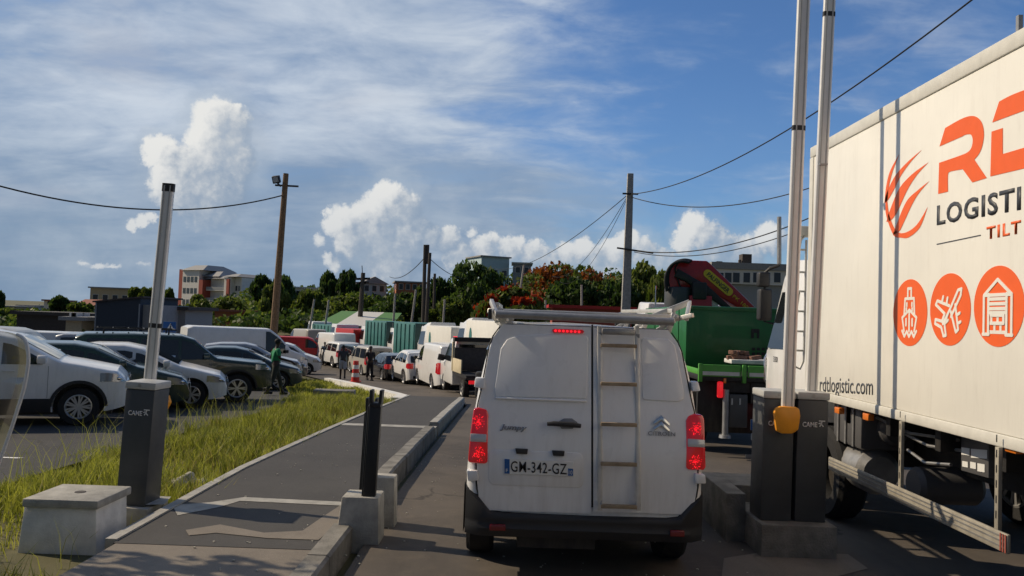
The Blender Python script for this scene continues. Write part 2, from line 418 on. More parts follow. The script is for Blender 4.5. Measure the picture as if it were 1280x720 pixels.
def text(name, s, m, parent, org, u, v, w, h=None, weight=0.0, depth=.002, spacing=1.0, shear=0):
    """lettering whose box is w wide (and h high), lower left corner org, along u and v"""
    cu = bpy.data.curves.new(name, 'FONT'); cu.body = s; cu.size = 1; cu.extrude = 0; cu.offset = weight; cu.space_character = spacing; cu.shear = shear; cu.resolution_u = 3
    ob = bpy.data.objects.new(name, cu); C.objects.link(ob); bpy.context.view_layer.update()
    me = bpy.data.meshes.new_from_object(ob.evaluated_get(bpy.context.evaluated_depsgraph_get()))
    bpy.data.objects.remove(ob); bpy.data.curves.remove(cu)
    co = np.array([x.co[:] for x in me.vertices]); lo, hi = co.min(0), co.max(0)
    sx = w/(hi[0]-lo[0]); sy = (h/(hi[1]-lo[1])) if h else sx
    u, v, org = Vector(u).normalized(), Vector(v).normalized(), Vector(org); nrm = u.cross(v)
    bm = bmesh.new(); bm.from_mesh(me); bpy.data.meshes.remove(me)
    for q in bm.verts: q.co = org+u*((q.co.x-lo[0])*sx)+v*((q.co.y-lo[1])*sy)
    r = bmesh.ops.extrude_face_region(bm, geom=bm.faces[:])
    for q in r['geom']:
        if isinstance(q, bmesh.types.BMVert): q.co += nrm*depth
    bmesh.ops.recalc_face_normals(bm, faces=bm.faces)
    m2 = bpy.data.meshes.new(name); bm.to_mesh(m2); bm.free(); m2.materials.append(M[m])
    return link(name, m2, parent)
def lerp(a, b, t): return a+(b-a)*t
def interp(x, pts):
    for (x0, y0), (x1, y1) in zip(pts, pts[1:]):
        if x <= x1: return y0+(y1-y0)*max(0, min(1, (x-x0)/(x1-x0)))
    return pts[-1][1]
def boolean_cut(ob, cutter):
    md = ob.modifiers.new('cut', 'BOOLEAN'); md.object = cutter; md.operation = 'DIFFERENCE'; md.solver = 'EXACT'
    bpy.context.view_layer.update()
    me = bpy.data.meshes.new_from_object(ob.evaluated_get(bpy.context.evaluated_depsgraph_get()))
    ob.modifiers.clear(); ob.data = me
    me.polygons.foreach_set('use_smooth', [True]*len(me.polygons)); me.set_sharp_from_angle(angle=R_(35))
    bpy.data.objects.remove(cutter)

# ------------------------------------------------------------------ wheels
def wheel(parent, x, y, r, w, side, spokes=7, rim='alloy', axis='Y', far=False, dark=False):
    """side: +1 / -1, the outward direction along the axle"""
    W = thing('wheel', None, None); W.parent = parent; W.location = (x, y, r)
    if axis == 'X': W.rotation_euler = (0, 0, R_(-90))
    del_ = [k for k in W.keys()]
    n = 20 if far else 36
    rr = r*.66
    a = MB().lathe([(rr, -w/2), (r*.93, -w/2), (r, -w*.36), (r, w*.36), (r*.93, w/2), (rr, w/2), (rr*.96, w*.3), (rr*.96, -w*.3), (rr, -w/2)], n=n, cap=False)
    a.build('tyre', 'rubber', W)
    b = MB(); s = side
    b.lathe([(rr*1.02, s*w*.47), (rr*.93, s*w*.49), (rr*.86, s*w*.40), (rr*.86, s*w*.1)], n=n, cap=False)
    b.lathe([(r*.13, s*w*.30), (r*.13, s*w*.40), (r*.08, s*w*.42), (0.0001, s*w*.42)], n=12, cap=False)
    if not far:
        for k in range(spokes):
            an = 2*math.pi*k/spokes
            for da in (-.13, .13):
                p0 = Vector((math.cos(an)*r*.08, s*w*.37, math.sin(an)*r*.08)); p1 = Vector((math.cos(an+da)*rr*.92, s*w*.38, math.sin(an+da)*rr*.92))
                b.bar(p0, p1, r*.085, w*.14, up=(0, 1, 0))
    else:
        for k in range(5):
            an = 2*math.pi*k/5
            b.bar((0, s*w*.37, 0), (math.cos(an)*rr*.92, s*w*.38, math.sin(an)*rr*.92), r*.2, w*.12, up=(0, 1, 0))
    b.build('rim', rim, W)
    MB().lathe([(rr*.86, s*w*.10), (0.0001, s*w*.10)], n=n, cap=False).build('brake_disc', 'chassis', W)
    return W

# ------------------------------------------------------------------ cars: body lofted from a side profile
SPECS = {
 'hatch': dict(L=4.05, W=1.74, H=1.47, top=[(2.02,.50),(1.98,.66),(1.86,.77),(1.25,.93),(.98,.99),(.15,1.38),(-.25,1.46),(-.9,1.46),(-1.5,1.37),(-1.84,1.02),(-1.97,.86),(-2.02,.55)],
   ws=(.93,.20), rw=(-1.56,-1.80), zb=.93, side=[(.62,.02),(-.05,-.90),(-.98,-1.42)], ax=(1.24,-1.28), r=.315, tum=.20, zb0=.20),
 'compact_suv': dict(L=4.05, W=1.77, H=1.66, top=[(2.02,.58),(1.98,.82),(1.84,.97),(1.20,1.10),(.95,1.14),(.22,1.55),(-.2,1.64),(-1.1,1.63),(-1.65,1.55),(-1.88,1.15),(-1.99,.95),(-2.02,.6)],
   ws=(.90,.27), rw=(-1.69,-1.85), zb=1.06, side=[(.66,.05),(-.02,-.86),(-.94,-1.52)], ax=(1.25,-1.27), r=.335, tum=.17, zb0=.25),
 'off_roader': dict(L=4.8, W=1.88, H=1.86, top=[(2.39,.62),(2.36,.95),(2.22,1.08),(1.3,1.18),(.98,1.22),(.42,1.72),(.1,1.82),(-1.0,1.85),(-2.1,1.83),(-2.3,1.74),(-2.37,1.15),(-2.40,.65)],
   ws=(.92,.48), rw=(-2.315,-2.36), zb=1.16, side=[(.72,.10),(.02,-.84),(-.94,-2.05)], ax=(1.50,-1.28), r=.39, tum=.15, zb0=.36),
 'small_van': dict(L=4.4, W=1.83, H=1.82, top=[(2.19,.50),(2.14,.80),(1.95,.98),(1.45,1.14),(1.25,1.2),(.62,1.68),(.2,1.8),(-1.8,1.81),(-2.08,1.74),(-2.16,1.1),(-2.19,.55)],
   ws=(1.20,.68), rw=(-2.095,-2.145), zb=1.08, side=[(.95,.35),(.25,-.75),(-.85,-1.9)], ax=(1.42,-1.32), r=.32, tum=.13, zb0=.22),
 'panel_van': dict(L=5.2, W=1.96, H=1.98, top=[(2.59,.55),(2.53,.92),(2.32,1.10),(1.85,1.25),(1.68,1.32),(1.08,1.82),(.7,1.95),(-2.35,1.97),(-2.5,1.90),(-2.57,1.1),(-2.60,.55)],
   ws=(1.63,1.13), rw=(-2.515,-2.55), zb=1.12, side=[(1.40,.55)], ax=(1.65,-1.55), r=.335, tum=.12, zb0=.26),
 'tall_van': dict(L=5.6, W=2.0, H=2.45, top=[(2.79,.6),(2.74,1.0),(2.5,1.2),(2.1,1.35),(1.92,1.42),(1.35,2.05),(.9,2.38),(-2.5,2.44),(-2.72,2.36),(-2.78,1.2),(-2.8,.6)],
   ws=(1.88,1.36), rw=(-2.735,-2.765), zb=1.22, side=[(1.62,.7)], ax=(1.85,-1.6), r=.345, tum=.10, zb0=.3),
}
def car(name, label, cat, spec, paint, loc, rz, group=None, far=False, spokes=7, clad=False, rear_blind=False, lamps_on=False):
    S = SPECS[spec]; L, W, H, zb = S['L'], S['W'], S['H'], S['zb']; top = S['top'][::-1]
    root = thing(name, label, cat, loc, rz, group)
    T = lambda x: interp(x, top)
    def Wp(x):
        q = abs(2*x/L); return W/2*(1-.045*q**3-.13*max(0, (q-.86)/.14)**2)
    def B(x):
        q = abs(2*x/L); return S['zb0']+.10*max(0, (q-.8)/.2)**1.5
    def Ys(x, z):
        w = Wp(x)
        if z > zb: w *= 1-S['tum']*((z-zb)/max(.1, H-zb))**1.15
        elif z < .45: w *= 1-.05*(.45-z)/.3
        else: w *= 1+.012*math.sin((z-.45)/max(.1, zb-.45)*math.pi)
        return w
    xs = sorted(set([-L/2, -L/2+.03, -L/2+.08, -L/2+.16, L/2-.16, L/2-.08, L/2-.03, L/2]+[p[0] for p in top if abs(p[0]) < L/2-.02]+[(-.5+i/(26 if not far else 14))*L for i in range(1, 26 if not far else 14)]))
    rings = []
    for x in xs:
        z0, z1 = B(x), T(x); r = min(.10 if z1 > zb+.1 else .07, (z1-z0)*.3); half = []
        nz = 9 if not far else 6
        for i in range(nz+1): z = z0+(z1-r-z0)*i/nz; half.append((Ys(x, z), z))
        ye = Ys(x, z1-r)
        for k in (1, 2, 3): a = k*math.pi/6; half.append((ye-r*1.3*(1-math.cos(a)), z1-r+r*math.sin(a)))
        yt = ye-1.3*r; crown = .025 if z1 > zb else .03
        half = half[:-1]
        half.append((yt, z1)); half.append((yt*.55, z1+crown*.7)); 
        ring = [(x, y, z) for y, z in half]+[(x, 0, z1+crown)]+[(x, -y, z) for y, z in half[::-1]]
        rings.append(ring)
    body = MB().loft(rings).build('body', paint, root)
    cut = MB()
    for ax in S['ax']: cut.lathe([(S['r']+.075, -1.2), (S['r']+.075, 1.2)], n=28, c=(ax, 0, S['r']+.01))
    boolean_cut(body, cut.build('cut', None, root))
    lin = MB()   # dark wheel housings behind the arches
    for ax in S['ax']:
        lin.box((ax-.5, -W/2*.72, S['zb0']+.02), (ax+.5, W/2*.72, S['r']*2+.12))
    lin.box((-L/2+.25, -W/2*.8, S['zb0']-.06), (L/2-.25, W/2*.8, S['zb0']+.05))
    lin.build('underbody', 'chassis', root, smooth=False)
    def patch(outline, sgn, off):   # on the flank
        return [(x, sgn*(Ys(x, z)+off), z) for x, z in outline]
    def flank(x0, x1, z0, z1f, n=5):
        lo = [(lerp(x0, x1, i/n), z0) for i in range(n+1)]
        hi = [(lerp(x0, x1, i/n), max(z0+.02, z1f(lerp(x0, x1, i/n)))) for i in range(n+1)]
        return lo, hi
    for sg in (-1, 1):
        for (xa, xb) in S['side']:
            b = MB(); lo, hi = flank(xa, xb, zb+.03, lambda x: min(T(x)-.13, H-.15)); rows = []
            for t in (0, .5, 1):
                rows.append([(x, sg*(Ys(x, lerp(z0, z1, t))+.007), lerp(z0, z1, t)) for (x, z0), (_, z1) in zip(lo, hi)])
            b.sheet(rows)
            bmesh.ops.solidify(b.bm, geom=b.bm.faces[:], thickness=.006)
            b.build('side_window', 'car_glass', root)
    def slope(x0, x1, nm, inset=.13, off=.008):
        b = MB(); rows = []
        for i in range(6):
            x = lerp(x0, x1, i/5); z = T(x); w = Ys(x, z-.04)-inset
            rows.append([(x+off*(1 if x > 0 else -1)*.7, y, z+.025*(1-(y/max(w, .1))**2*.8)+off*.7) for y in [w*k/4 for k in range(-4, 5)]])
        b.sheet(rows); bmesh.ops.solidify(b.bm, geom=b.bm.faces[:], thickness=.005)
        b.build(nm, 'car_glass', root)
    slope(S['ws'][0], S['ws'][1], 'windscreen')
    if not rear_blind:
        x0, x1 = S['rw']; b = MB(); rows = []
        for i in range(5):
            t = i/4; z = lerp(T(x0)-.06, zb+.06, t); x = None
            lo_, hi_ = -L/2, 0.
            for _ in range(30):
                mid = (lo_+hi_)/2
                if T(mid) < z: lo_ = mid
                else: hi_ = mid
            x = lo_-.018; w = Ys(x, z)-.13
            rows.append([(x-.012*(1-(k/4)**2), w*k/4, z) for k in range(-4, 5)])
        b.sheet(rows); bmesh.ops.solidify(b.bm, geom=b.bm.faces[:], thickness=.005); b.build('rear_window', 'car_glass', root)
    # lamps wrap round the corners
    zl = T(L/2-.12)-.06
    for sg in (-1, 1):
        b = MB(); r0 = []; r1 = []
        for x in (L/2-.46, L/2-.32, L/2-.2, L/2-.1, L/2-.045):
            zt = min(T(x)-.05, zl+.10); zb_ = zl-.06-.02*(x-L/2)
            r0.append((x+.006, sg*(Ys(x, zb_)+.008), zb_)); r1.append((x+.006, sg*(Ys(x, zt)+.004), zt))
        x = L/2+.012; r0.append((x, sg*Ys(L/2, zl)*.66, zl-.05)); r1.append((x-.03, sg*Ys(L/2, zl)*.66, zl+.02))
        b.sheet([r0, r1]); bmesh.ops.solidify(b.bm, geom=b.bm.faces[:], thickness=.01); HLo = b.build('headlight', 'lamp_glass', root)
        if not far:
            q0 = Vector((L/2-.17, sg*(Ys(L/2-.17, zl)-.015), zl+.0)); b = MB(); bmesh.ops.create_icosphere(b.bm, subdivisions=2, radius=.05)
            for q in b.bm.verts: q.co = Vector((q.co.x*1.3, q.co.y*.6, q.co.z*.8))+q0
            b.build('reflector', 'chrome', HLo)
            MB().bar(Vector((L/2-.42, sg*(Ys(L/2-.42, zl)+.008), zl-.05)), Vector((L/2-.12, sg*(Ys(L/2-.12, zl)+.010), zl-.055)), .008, .014).build('daylight_strip', 'plate_white', HLo)
        b = MB(); zt0 = zb-.22 if H < 1.75 else zb-.35; zt1 = zb+.03 if H < 1.75 else zb+.12; r0 = []; r1 = []
        for x in (-L/2+.30, -L/2+.16, -L/2+.06, -L/2+.01):
            k = .05 if x > -L/2+.25 else 0
            r0.append((x-.004, sg*(Ys(x, zt0)+.008), zt0+k)); xx = max(x, -L/2+.02); r1.append((x-.004, sg*(Ys(xx, zt1)+.008), zt1-k))
        r0.append((-L/2-.012, sg*Ys(-L/2, zt0)*.80, zt0)); r1.append((-L/2-.012, sg*Ys(-L/2, zt1)*.80, zt1))
        b.sheet([r0, r1]); bmesh.ops.solidify(b.bm, geom=b.bm.faces[:], thickness=.01); b.build('tail_light', 'red_lit' if lamps_on else 'red_lens', root)
        m_ = MB(); xm = S['ws'][0]-.25; 
        m_.loft([[(xm+dx, sg*(Ys(xm, zb)+o), zb+.05+q) for dx, o, q in ((k, .06, .02), (k, .20, .0), (k, .22, .10), (k, .18, .15), (k, .06, .13))] for k in (-.05, .05, .09)])
        m_.bar((xm, sg*(Ys(xm, zb)-.02), zb+.04), (xm, sg*(Ys(xm, zb)+.1), zb+.09), .05, .05)
        m_.build('mirror', paint if not far else 'black_plastic', root, bevel=.015)
    # lower trim, bumpers, grille, plate
    if clad:
        for sg in (-1, 1):
            b = MB(); n = 8; x0, x1 = S['ax'][1]+S['r']+.09, S['ax'][0]-S['r']-.09
            rows = [[(lerp(x0, x1, i/n), sg*(Ys(lerp(x0, x1, i/n), z)+o), z) for i in range(n+1)] for z, o in ((S['zb0'], .004), (S['zb0']+.14, .016), (S['zb0']+.24, .012))]
            b.sheet(rows); bmesh.ops.solidify(b.bm, geom=b.bm.faces[:], thickness=.012); b.build('sill_trim', 'black_plastic', root)
            for ax in S['ax']:
                b = MB(); ra = S['r']+.075
                ri = []; ro = []
                for k in range(19):
                    a = math.pi*k/18; 
                    for lst, rr_ in ((ri, ra), (ro, ra+.055)):
                        x = ax+rr_*math.cos(a); x = max(-L/2+.02, min(L/2-.02, x)); z = S['r']+.01+rr_*math.sin(a); lst.append((x, sg*(Ys(x, z)+.014), z))
                b.sheet([ri, ro]); bmesh.ops.solidify(b.bm, geom=b.bm.faces[:], thickness=.02); b.build('arch_trim', 'black_plastic', root)
    for e in (1, -1):
        b = MB(); r0 = []; r1 = []; r2 = []
        for y in [Wp(e*L/2)*k/6*.99 for k in range(-6, 7)]:
            x = e*(L/2+.012-.03*(y/Wp(e*L/2))**4); r0.append((x-e*.03, y, S['zb0']+.08)); r1.append((x, y, S['zb0']+.14)); r2.append((x, y, S['zb0']+.26))
        b.sheet([r0, r1, r2]); bmesh.ops.solidify(b.bm, geom=b.bm.faces[:], thickness=.012); b.build('bumper', 'black_plastic', root)
        MB().box((e*(L/2+.02)-.008, -.26, S['zb0']+.28), (e*(L/2+.02)+.008, .26, S['zb0']+.39)).build('number_plate', 'plate_white', root, bevel=.004)
    b = MB()
    b.box((L/2-.004, -.42, zl-.16), (L/2+.016, .42, zl-.02)); b.build('grille', 'black_plastic', root, bevel=.006)
    if not far:
        for sg in (-1, 1):
            xsm = [S['side'][0][0]+.10]+[(S['side'][i][1]+S['side'][i+1][0])/2 for i in range(len(S['side'])-1)]
            b = MB()
            for x in xsm:
                zs = [S['zb0']+.25+(zb-S['zb0']-.25)*i/6 for i in range(7)]
                b.sheet([[(x-.004, sg*(Ys(x, z)+.0025), z) for z in zs], [(x+.004, sg*(Ys(x, z)+.0025), z) for z in zs]])
            b.build('door_seam', 'seam_grey', root)
            for i in range(min(2, len(S['side']))):
                x = S['side'][i][1]+.12; z = zb-.09
                MB().box((x-.09, sg*(Ys(x, z)+.012)-.012, z-.014), (x+.09, sg*(Ys(x, z)+.012)+.012, z+.014)).build('handle', paint, root, bevel=.008)
    for ax in S['ax']:
        for sg in (-1, 1): wheel(root, ax, sg*(W/2-.125), S['r'], .215, sg, spokes, far=far)
    return root
# ------------------------------------------------------------------ ground, road, path
RIDGE = [(-400,392),(0,396),(60,388),(110,384),(180,384),(220,386),(320,364),(360,360),(400,362),(450,358),(520,366),(560,352),(600,342),(660,342),(700,338),(760,342),(830,346),(900,352),(1300,352),(1800,360)]
def hill(x, Y):
    z = zg(Y)-.08
    if Y > 92:
        px = max(-400, min(1800, 640+FPX*x/Y)); t = min((Y-100)/130, 1); py = 408-max(t, 0)*(408-interp(px, RIDGE))
        roll = (px-640)*.035
        z = max(z, 2-(py+roll-397-roll*1.0+0)*Y/FPX-3.5) if Y < 232 else max(-2.2, (2-(interp(px, RIDGE)-397)*230/FPX-3.5)*math.exp(-max(0, (Y-330)/260)))
    return z
def build_ground():
    ys = [-40,-20,-10]+[-6+.5*i for i in range(0, 130)]+[60+2*i for i in range(90)]+[245,260,280,310,340,400,480,600,800,1200,2000,4000,9000]
    us = [-6,-3,-2,-1.5,-1.2]+[-1+.06*i for i in range(34)]+[1.1,1.3,1.6,2,3,6]
    rows = []
    for Y in ys: 
        w = max(Y, 12); rows.append([(u*w, Y, hill(u*w, Y)) for u in us])
    tag(MB().sheet(rows).build('ground', 'soil', fix=False), kind='structure')
build_ground()
Ys_ = [-12+.5*i for i in range(0, 240)]
def left_edge(Y): return interp(Y, [(-20,-1.20),(23.4,-1.20),(24.0,-3.2),(26,-3.62),(30,-5.2),(36,-7.95),(44,-11.3),(60,-18.5),(75,-26),(108,-44)])
def right_edge(Y): return interp(Y, [(-20,14),(26,13),(40,9),(60,1.5),(75,-5),(108,-24)])
def strip(name, m, fl, fr, y0, y1, dz, n=6, kind='structure', step=.5):
    rows = []; Y = y0
    while Y <= y1+1e-6:
        a, b = fl(Y), fr(Y); rows.append([(lerp(a, b, k/n), Y, zg(Y)+dz) for k in range(n+1)]); Y += step
    o = MB().sheet(rows).build(name, m, fix=False); return tag(o, kind=kind)
strip('road', 'asphalt_road', left_edge, right_edge, -12, 106, 0, 12)
strip('parking_lot', 'asphalt_lot', lambda Y: -60, lambda Y: interp(Y, [(0,-5.8),(8,-5.4),(20,-5.7),(26,-7.2),(36,-10.4),(44,-13.6),(60,-21),(75,-28)]), 4, 75, .0, 8)
# raised footpath with a kerb stone either side; a ramp strip of bare concrete lies at the near end
pl = lambda Y: -3.0
def slab(name, m, xl, xr, y0, y1, top, bot=-.2, step=1.0):
    b = MB(); rows = []; n = max(1, int((y1-y0)/step)); 
    for i in range(n+1):
        Y = lerp(y0, y1, i/n); z = zg(Y); rows.append([(xl(Y), Y, z+bot), (xr(Y), Y, z+bot), (xr(Y), Y, z+top), (xl(Y), Y, z+top)])
    b.loft(rows); return tag(b.build(name, m, smooth=False), kind='structure')
slab('footpath', 'asphalt_path', lambda Y: -3.02, lambda Y: -1.47, 6.15, 24.2, .15)
slab('path_apron', 'dusty_concrete', lambda Y: -3.0, lambda Y: -1.42, -3, 6.15, .146)
slab('path_edge', 'concrete', lambda Y: -3.11, lambda Y: -3.02, 6.2, 24.4, .165)
tag(strip('lot_stripe', 'concrete_white', lambda Y: -9.5+(Y-9.6)*.5, lambda Y: -6.6+(Y-9.6)*.5, 10.2, 10.28, .006, 2, step=.08))
# kerb: one stone row, with a dropped gap at the crossing strip
def kerb(y0, y1, top=.195):
    b = MB(); Y = y0
    while Y < y1-.05:
        e = min(Y+.98, y1)
        j = rnd.uniform(-.006, .006)
        b.loft([[(-1.47+j, q, zg(q)-.15), (-1.30+j, q, zg(q)-.15), (-1.30+j, q, zg(q)+top-.02), (-1.325+j, q, zg(q)+top), (-1.47+j, q, zg(q)+top)] for q in (Y, e)]); Y += 1.0
    return b
b = kerb(8.35, 14.2); o = b.build('kerb', 'concrete_dark', smooth=False); tag(o, kind='structure')
o = kerb(15.0, 23.6).build('kerb', 'concrete', smooth=False); tag(o, kind='structure')
o = kerb(-3, 6.9, .16).build('kerb', 'concrete_dark', smooth=False); tag(o, kind='structure')
slab('crossing_strip', 'concrete', lambda Y: -3.02, lambda Y: -1.30, 14.25, 14.62, .156, step=.3)
# pale repair trench crossing the path, and worn marks
def decal(name, m, px, z=.154, kind='structure', dz=.15):
    b = MB(); b.poly([(*G(x, y, dz).xy, zg(G(x, y, dz).y)+z) for x, y in px]); return tag(b.build(name, m, fix=False, smooth=False), kind=kind)
decal('trench_patch', 'concrete', [(215,632),(262,629),(305,622),(430,629),(426,634),(300,627),(276,634),(222,645)])
decal('trench_patch', 'dusty_concrete', [(232,664),(275,658),(330,667),(378,666),(405,647),(425,634),(436,636),(428,650),(398,676),(335,674),(270,668),(236,672)], .155)
decal('pavement_slab', 'concrete', [(186,622),(214,622),(205,632),(180,633)], .158)
# white kerb that bends round the grass corner
def ribbon(name, m, pts, w, h, step=None, parent=None):
    b = MB(); rings = []
    for i, p in enumerate(pts):
        p = Vector(p); d = (Vector(pts[min(i+1, len(pts)-1)])-Vector(pts[max(i-1, 0)])); d.z = 0; d.normalize(); nrm = Vector((-d.y, d.x, 0))*w/2
        rings.append([p-nrm-Vector((0,0,.3)), p+nrm-Vector((0,0,.3)), p+nrm+Vector((0,0,h)), p-nrm+Vector((0,0,h))])
    b.loft(rings); return b.build(name, m, parent, smooth=False)
wk = [(-3.2, 22.6), (-3.25, 24.2), (-3.75, 25.6), (-5.1, 29), (-6.3, 32), (-7.7, 35.2), (-8.6, 37.2)]
tag(ribbon('corner_kerb', 'concrete_white', [(x, y, zg(y)) for x, y in wk], .32, .17), kind='structure')
# ground beyond the kerb: pale worn shoulder in the traffic island on the right
decal('worn_patch', 'dusty_concrete', [(905,700),(960,690),(1060,694),(1085,712),(1000,735),(900,735)], .005, dz=0)
decal('worn_patch', 'dusty_concrete', [(884,628),(915,622),(918,650),(955,690),(905,668)], .009, dz=0)

# ------------------------------------------------------------------ barriers
def cabinet(root, w, d, h):
    MB().box((0, 0, 0), (w, d, h-.07)).build('housing', 'cabinet_grey', root, bevel=.012)
    MB().box((-.008, -.008, h-.068), (w+.008, d+.008, h)).build('cap', 'cap_grey', root, bevel=.012)
    MB().lathe([(.016, -.006), (.016, .0), (0.0001, .002)], n=12, c=(w*.48, -.006, h-.03)).build('lock', 'steel', root)
    text('lettering', 'CAME', 'letter_white', root, (w*.16, -.0005, h-.31), (1, 0, 0), (0, 0, 1), w*.48, .045, weight=.02, depth=.0015)
    b = MB(); c0 = Vector((w*.76, -.002, h-.29))
    for p, q in (((-.02,.038),(.035,.038)), ((.008,.04),(.0,.0)), ((.0,.012),(-.012,-.012)), ((.0,.012),(.022,-.012)), ((-.022,.012),(-.004,.022))):
        b.bar(c0+Vector((p[0],0,p[1])), c0+Vector((q[0],0,q[1])), .009, .003, up=(0, 1, 0))
    b.build('emblem', 'letter_white', root)
def arm(root, p0, p1, w, bands, name='arm', cap=True, strip_side=1):
    p0, p1 = Vector(p0), Vector(p1); d = (p1-p0).normalized(); a = d.cross(Vector((0, 1, 0))).normalized(); n = Vector((0, 1, 0))
    b = MB(); pr = []
    for k in range(16):
        t = 2*math.pi*k/16; pr.append((abs(math.cos(t))**.5*math.copysign(1, math.cos(t))*w/2, abs(math.sin(t))**.5*math.copysign(1, math.sin(t))*w*.23))
    b.loft([[q+a*u+n*v for u, v in pr] for q in (p0, p1)])
    A = b.build(name, 'arm_white', root, ang=50)
    e = MB()
    for s_, wd in ((-1, .012), (1, .012)): e.bar(p0+a*(s_*w*.25)-n*(w*.23+.001), p1+a*(s_*w*.25)-n*(w*.23+.001), wd, .004, up=(0, 1, 0))
    e.build('groove', 'cap_grey', A)
    for t in bands:
        q = lerp(p0, p1, t); MB().loft([[r+a*u*1.06+n*v*1.08 for u, v in pr] for r in (q-d*.022, q+d*.022)]).build('clamp_band', 'black_plastic', A)
    if cap: MB().loft([[r+a*u*1.05+n*v*1.08 for u, v in pr] for r in (p1-d*.06, p1+d*.02)]).build('end_cap', 'black_plastic', A)
    return A
# left barrier
cl = Vector((-3.585, 7.3, .15))
t = thing('barrier_gate', 'grey barrier cabinet with a short raised arm standing alone beside the footpath and the grass', 'barrier', cl, rot=(0, R_(2.2), R_(-2)), group='raised car park barriers')
cabinet(t, .275, .30, 1.14)
pa, pb = P(185, 500, 7.66), P(211, 232, 7.66)
iv = (Matrix.Translation(cl) @ Matrix.Rotation(R_(-2), 4, 'Z') @ Matrix.Rotation(R_(2.2), 4, 'Y')).inverted()
arm(t, iv @ pa, iv @ pb, .115, (.345,))
MB().lathe([(.0001, .30), (.07, .30), (.09, .34), (.07, .37), (.0001, .37)], n=8, c=(.195, 0, .93)).build('hub', 'orange_hub', t)
MB().box((-.05, -.06, -.32), (.33, .36, -.002)).build('footing', 'concrete', t, bevel=.01)
# twin barriers on the right
for i, (x0, label, front) in enumerate(((2.27, 'grey barrier cabinet with the orange hub plate and tall arm on its front', True), (2.575, 'grey barrier cabinet closest to the box truck, its tall arm rising behind', False))):
    base = Vector((x0, 7.02, .28))
    t = thing('barrier_gate', label, 'barrier', base, rot=(0, R_(.6), 0), group='raised car park barriers')
    w = .275
    cabinet(t, w, .32, 1.15)
    if front:
        q0, q1 = P(982, 540, 6.96), P(998.5, -25, 6.96)
        A = arm(t, q0-base, q1-base, .112, (.668,), cap=True)
        hb = MB(); c0 = Vector(((P(983, 525, 6.9)-base).x, -.115, (P(983, 525, 6.9)-base).z))
        pts = [(-.117,.05),(-.105,.098),(-.06,.118),(.075,.118),(.108,.10),(.118,.04),(.105,-.08),(.055,-.118),(-.04,-.122),(-.09,-.10)]
        hb.prism([c0+Vector((x, 0, z)) for x, z in pts], (0, .045, 0)); hb.build('hub', 'orange_hub', t, bevel=.014)
        MB().lathe([(.045, 0), (.045, .1)], n=14, c=c0+Vector((0, .03, 0))).build('pivot', 'steel', t)
    else:
        q0, q1 = P(1012.5, 491, 7.17), P(1030.5, -8, 7.17)
        A = arm(t, q0-base, q1-base, .106, (.948,), cap=False)
        MB().bar(P(1024.5, 205, 7.11)-base-Vector((.035,0,0)), P(1024.5, 205, 7.11)-base+Vector((.035,0,0)), .04, .012).build('clip', 'steel', A)
        MB().box((.06, .325, .80), (.22, .37, 1.0)).build('hub', 'orange_hub', t, bevel=.015)
b = MB(); b.box((2.24, 6.88, -.06), (2.90, 7.75, .28)); b.box((2.06, 7.35, -.06), (2.242, 8.35, .44)); b.box((2.242, 7.752, -.06), (2.62, 8.35, .44))
tag(b.build('barrier_plinth', 'concrete_dark', bevel=.012, seg=2), 'stepped concrete plinth under the pair of barrier cabinets beside the van', 'plinth')
# arm rests by the kerb
for i, (px0, px1, Y, blk, label, m) in enumerate((((461.5,626), (471.5,487), 6.93, (-1.43,-1.07,6.85,7.15,.40), 'taller black arm rest post with a forked head on the front concrete block', 'concrete'),
                                     ((456.5,640), (466,497), 7.5, (-1.30,-1.02,7.42,7.62,.46), 'second black arm rest post, half hidden, with the higher block behind', 'concrete'))):
    q0, q1 = P(*px0, Y), P(*px1, Y); x0, x1, y0, y1, hh = blk
    t = thing('barrier_arm_rest', label, 'arm rest', ((x0+x1)/2, y0, 0), group='black arm rests by the kerb'); o_ = Vector(t.location)
    d = (q1-q0).normalized()
    b = MB(); b.bar(q0-o_, q1-o_-d*.12, .105, .085, up=(0, 1, 0)); b.bar(q0-o_+Vector((-.060,.0,0)), q1-o_-d*.14+Vector((-.060,0,0)), .016, .06, up=(0, 1, 0)); b.build('post', 'black_post', t, bevel=.008)
    b = MB()
    for dx in (-.040, .040): b.bar(q1-o_-d*.125+Vector((dx, 0, 0)), q1-o_+Vector((dx*1.1, 0, 0)), .03, .10, up=(0, 1, 0))
    b.bar(q1-o_-d*.13+Vector((-.05,0,0)), q1-o_-d*.13+Vector((.05,0,0)), .11, .035); b.build('fork', 'black_post', t, bevel=.008)
    b = MB(); b.prism([(x0-o_.x-.03, 0, -.1), (x1-o_.x, 0, -.1), (x1-o_.x-.02, 0, hh), (x0-o_.x+.02, 0, hh)], (0, y1-y0, 0)); b.build('concrete_block', m, t, bevel=.012)
# inspection box by the path
t = thing('inspection_box', 'white rendered concrete box with a loose grey slab lid beside the grass', 'utility box', (-3.72, 6.55, -.2))
MB().prism([(-.31, 0, -.15), (.38, 0, -.15), (.35, 0, .50), (-.25, 0, .50)], (0, .52, 0)).build('box', 'concrete_white', t, bevel=.012)
b = MB(); b.box((-.25, -.03, .501), (.375, .55, .572)); b.build('lid', 'concrete', t, bevel=.012)
MB().lathe([(.045, .572), (.045, .576), (.0001, .576)], 'Z', 14, (.07, .26, 0)).build('lifting_hole', 'roof_dark', t)
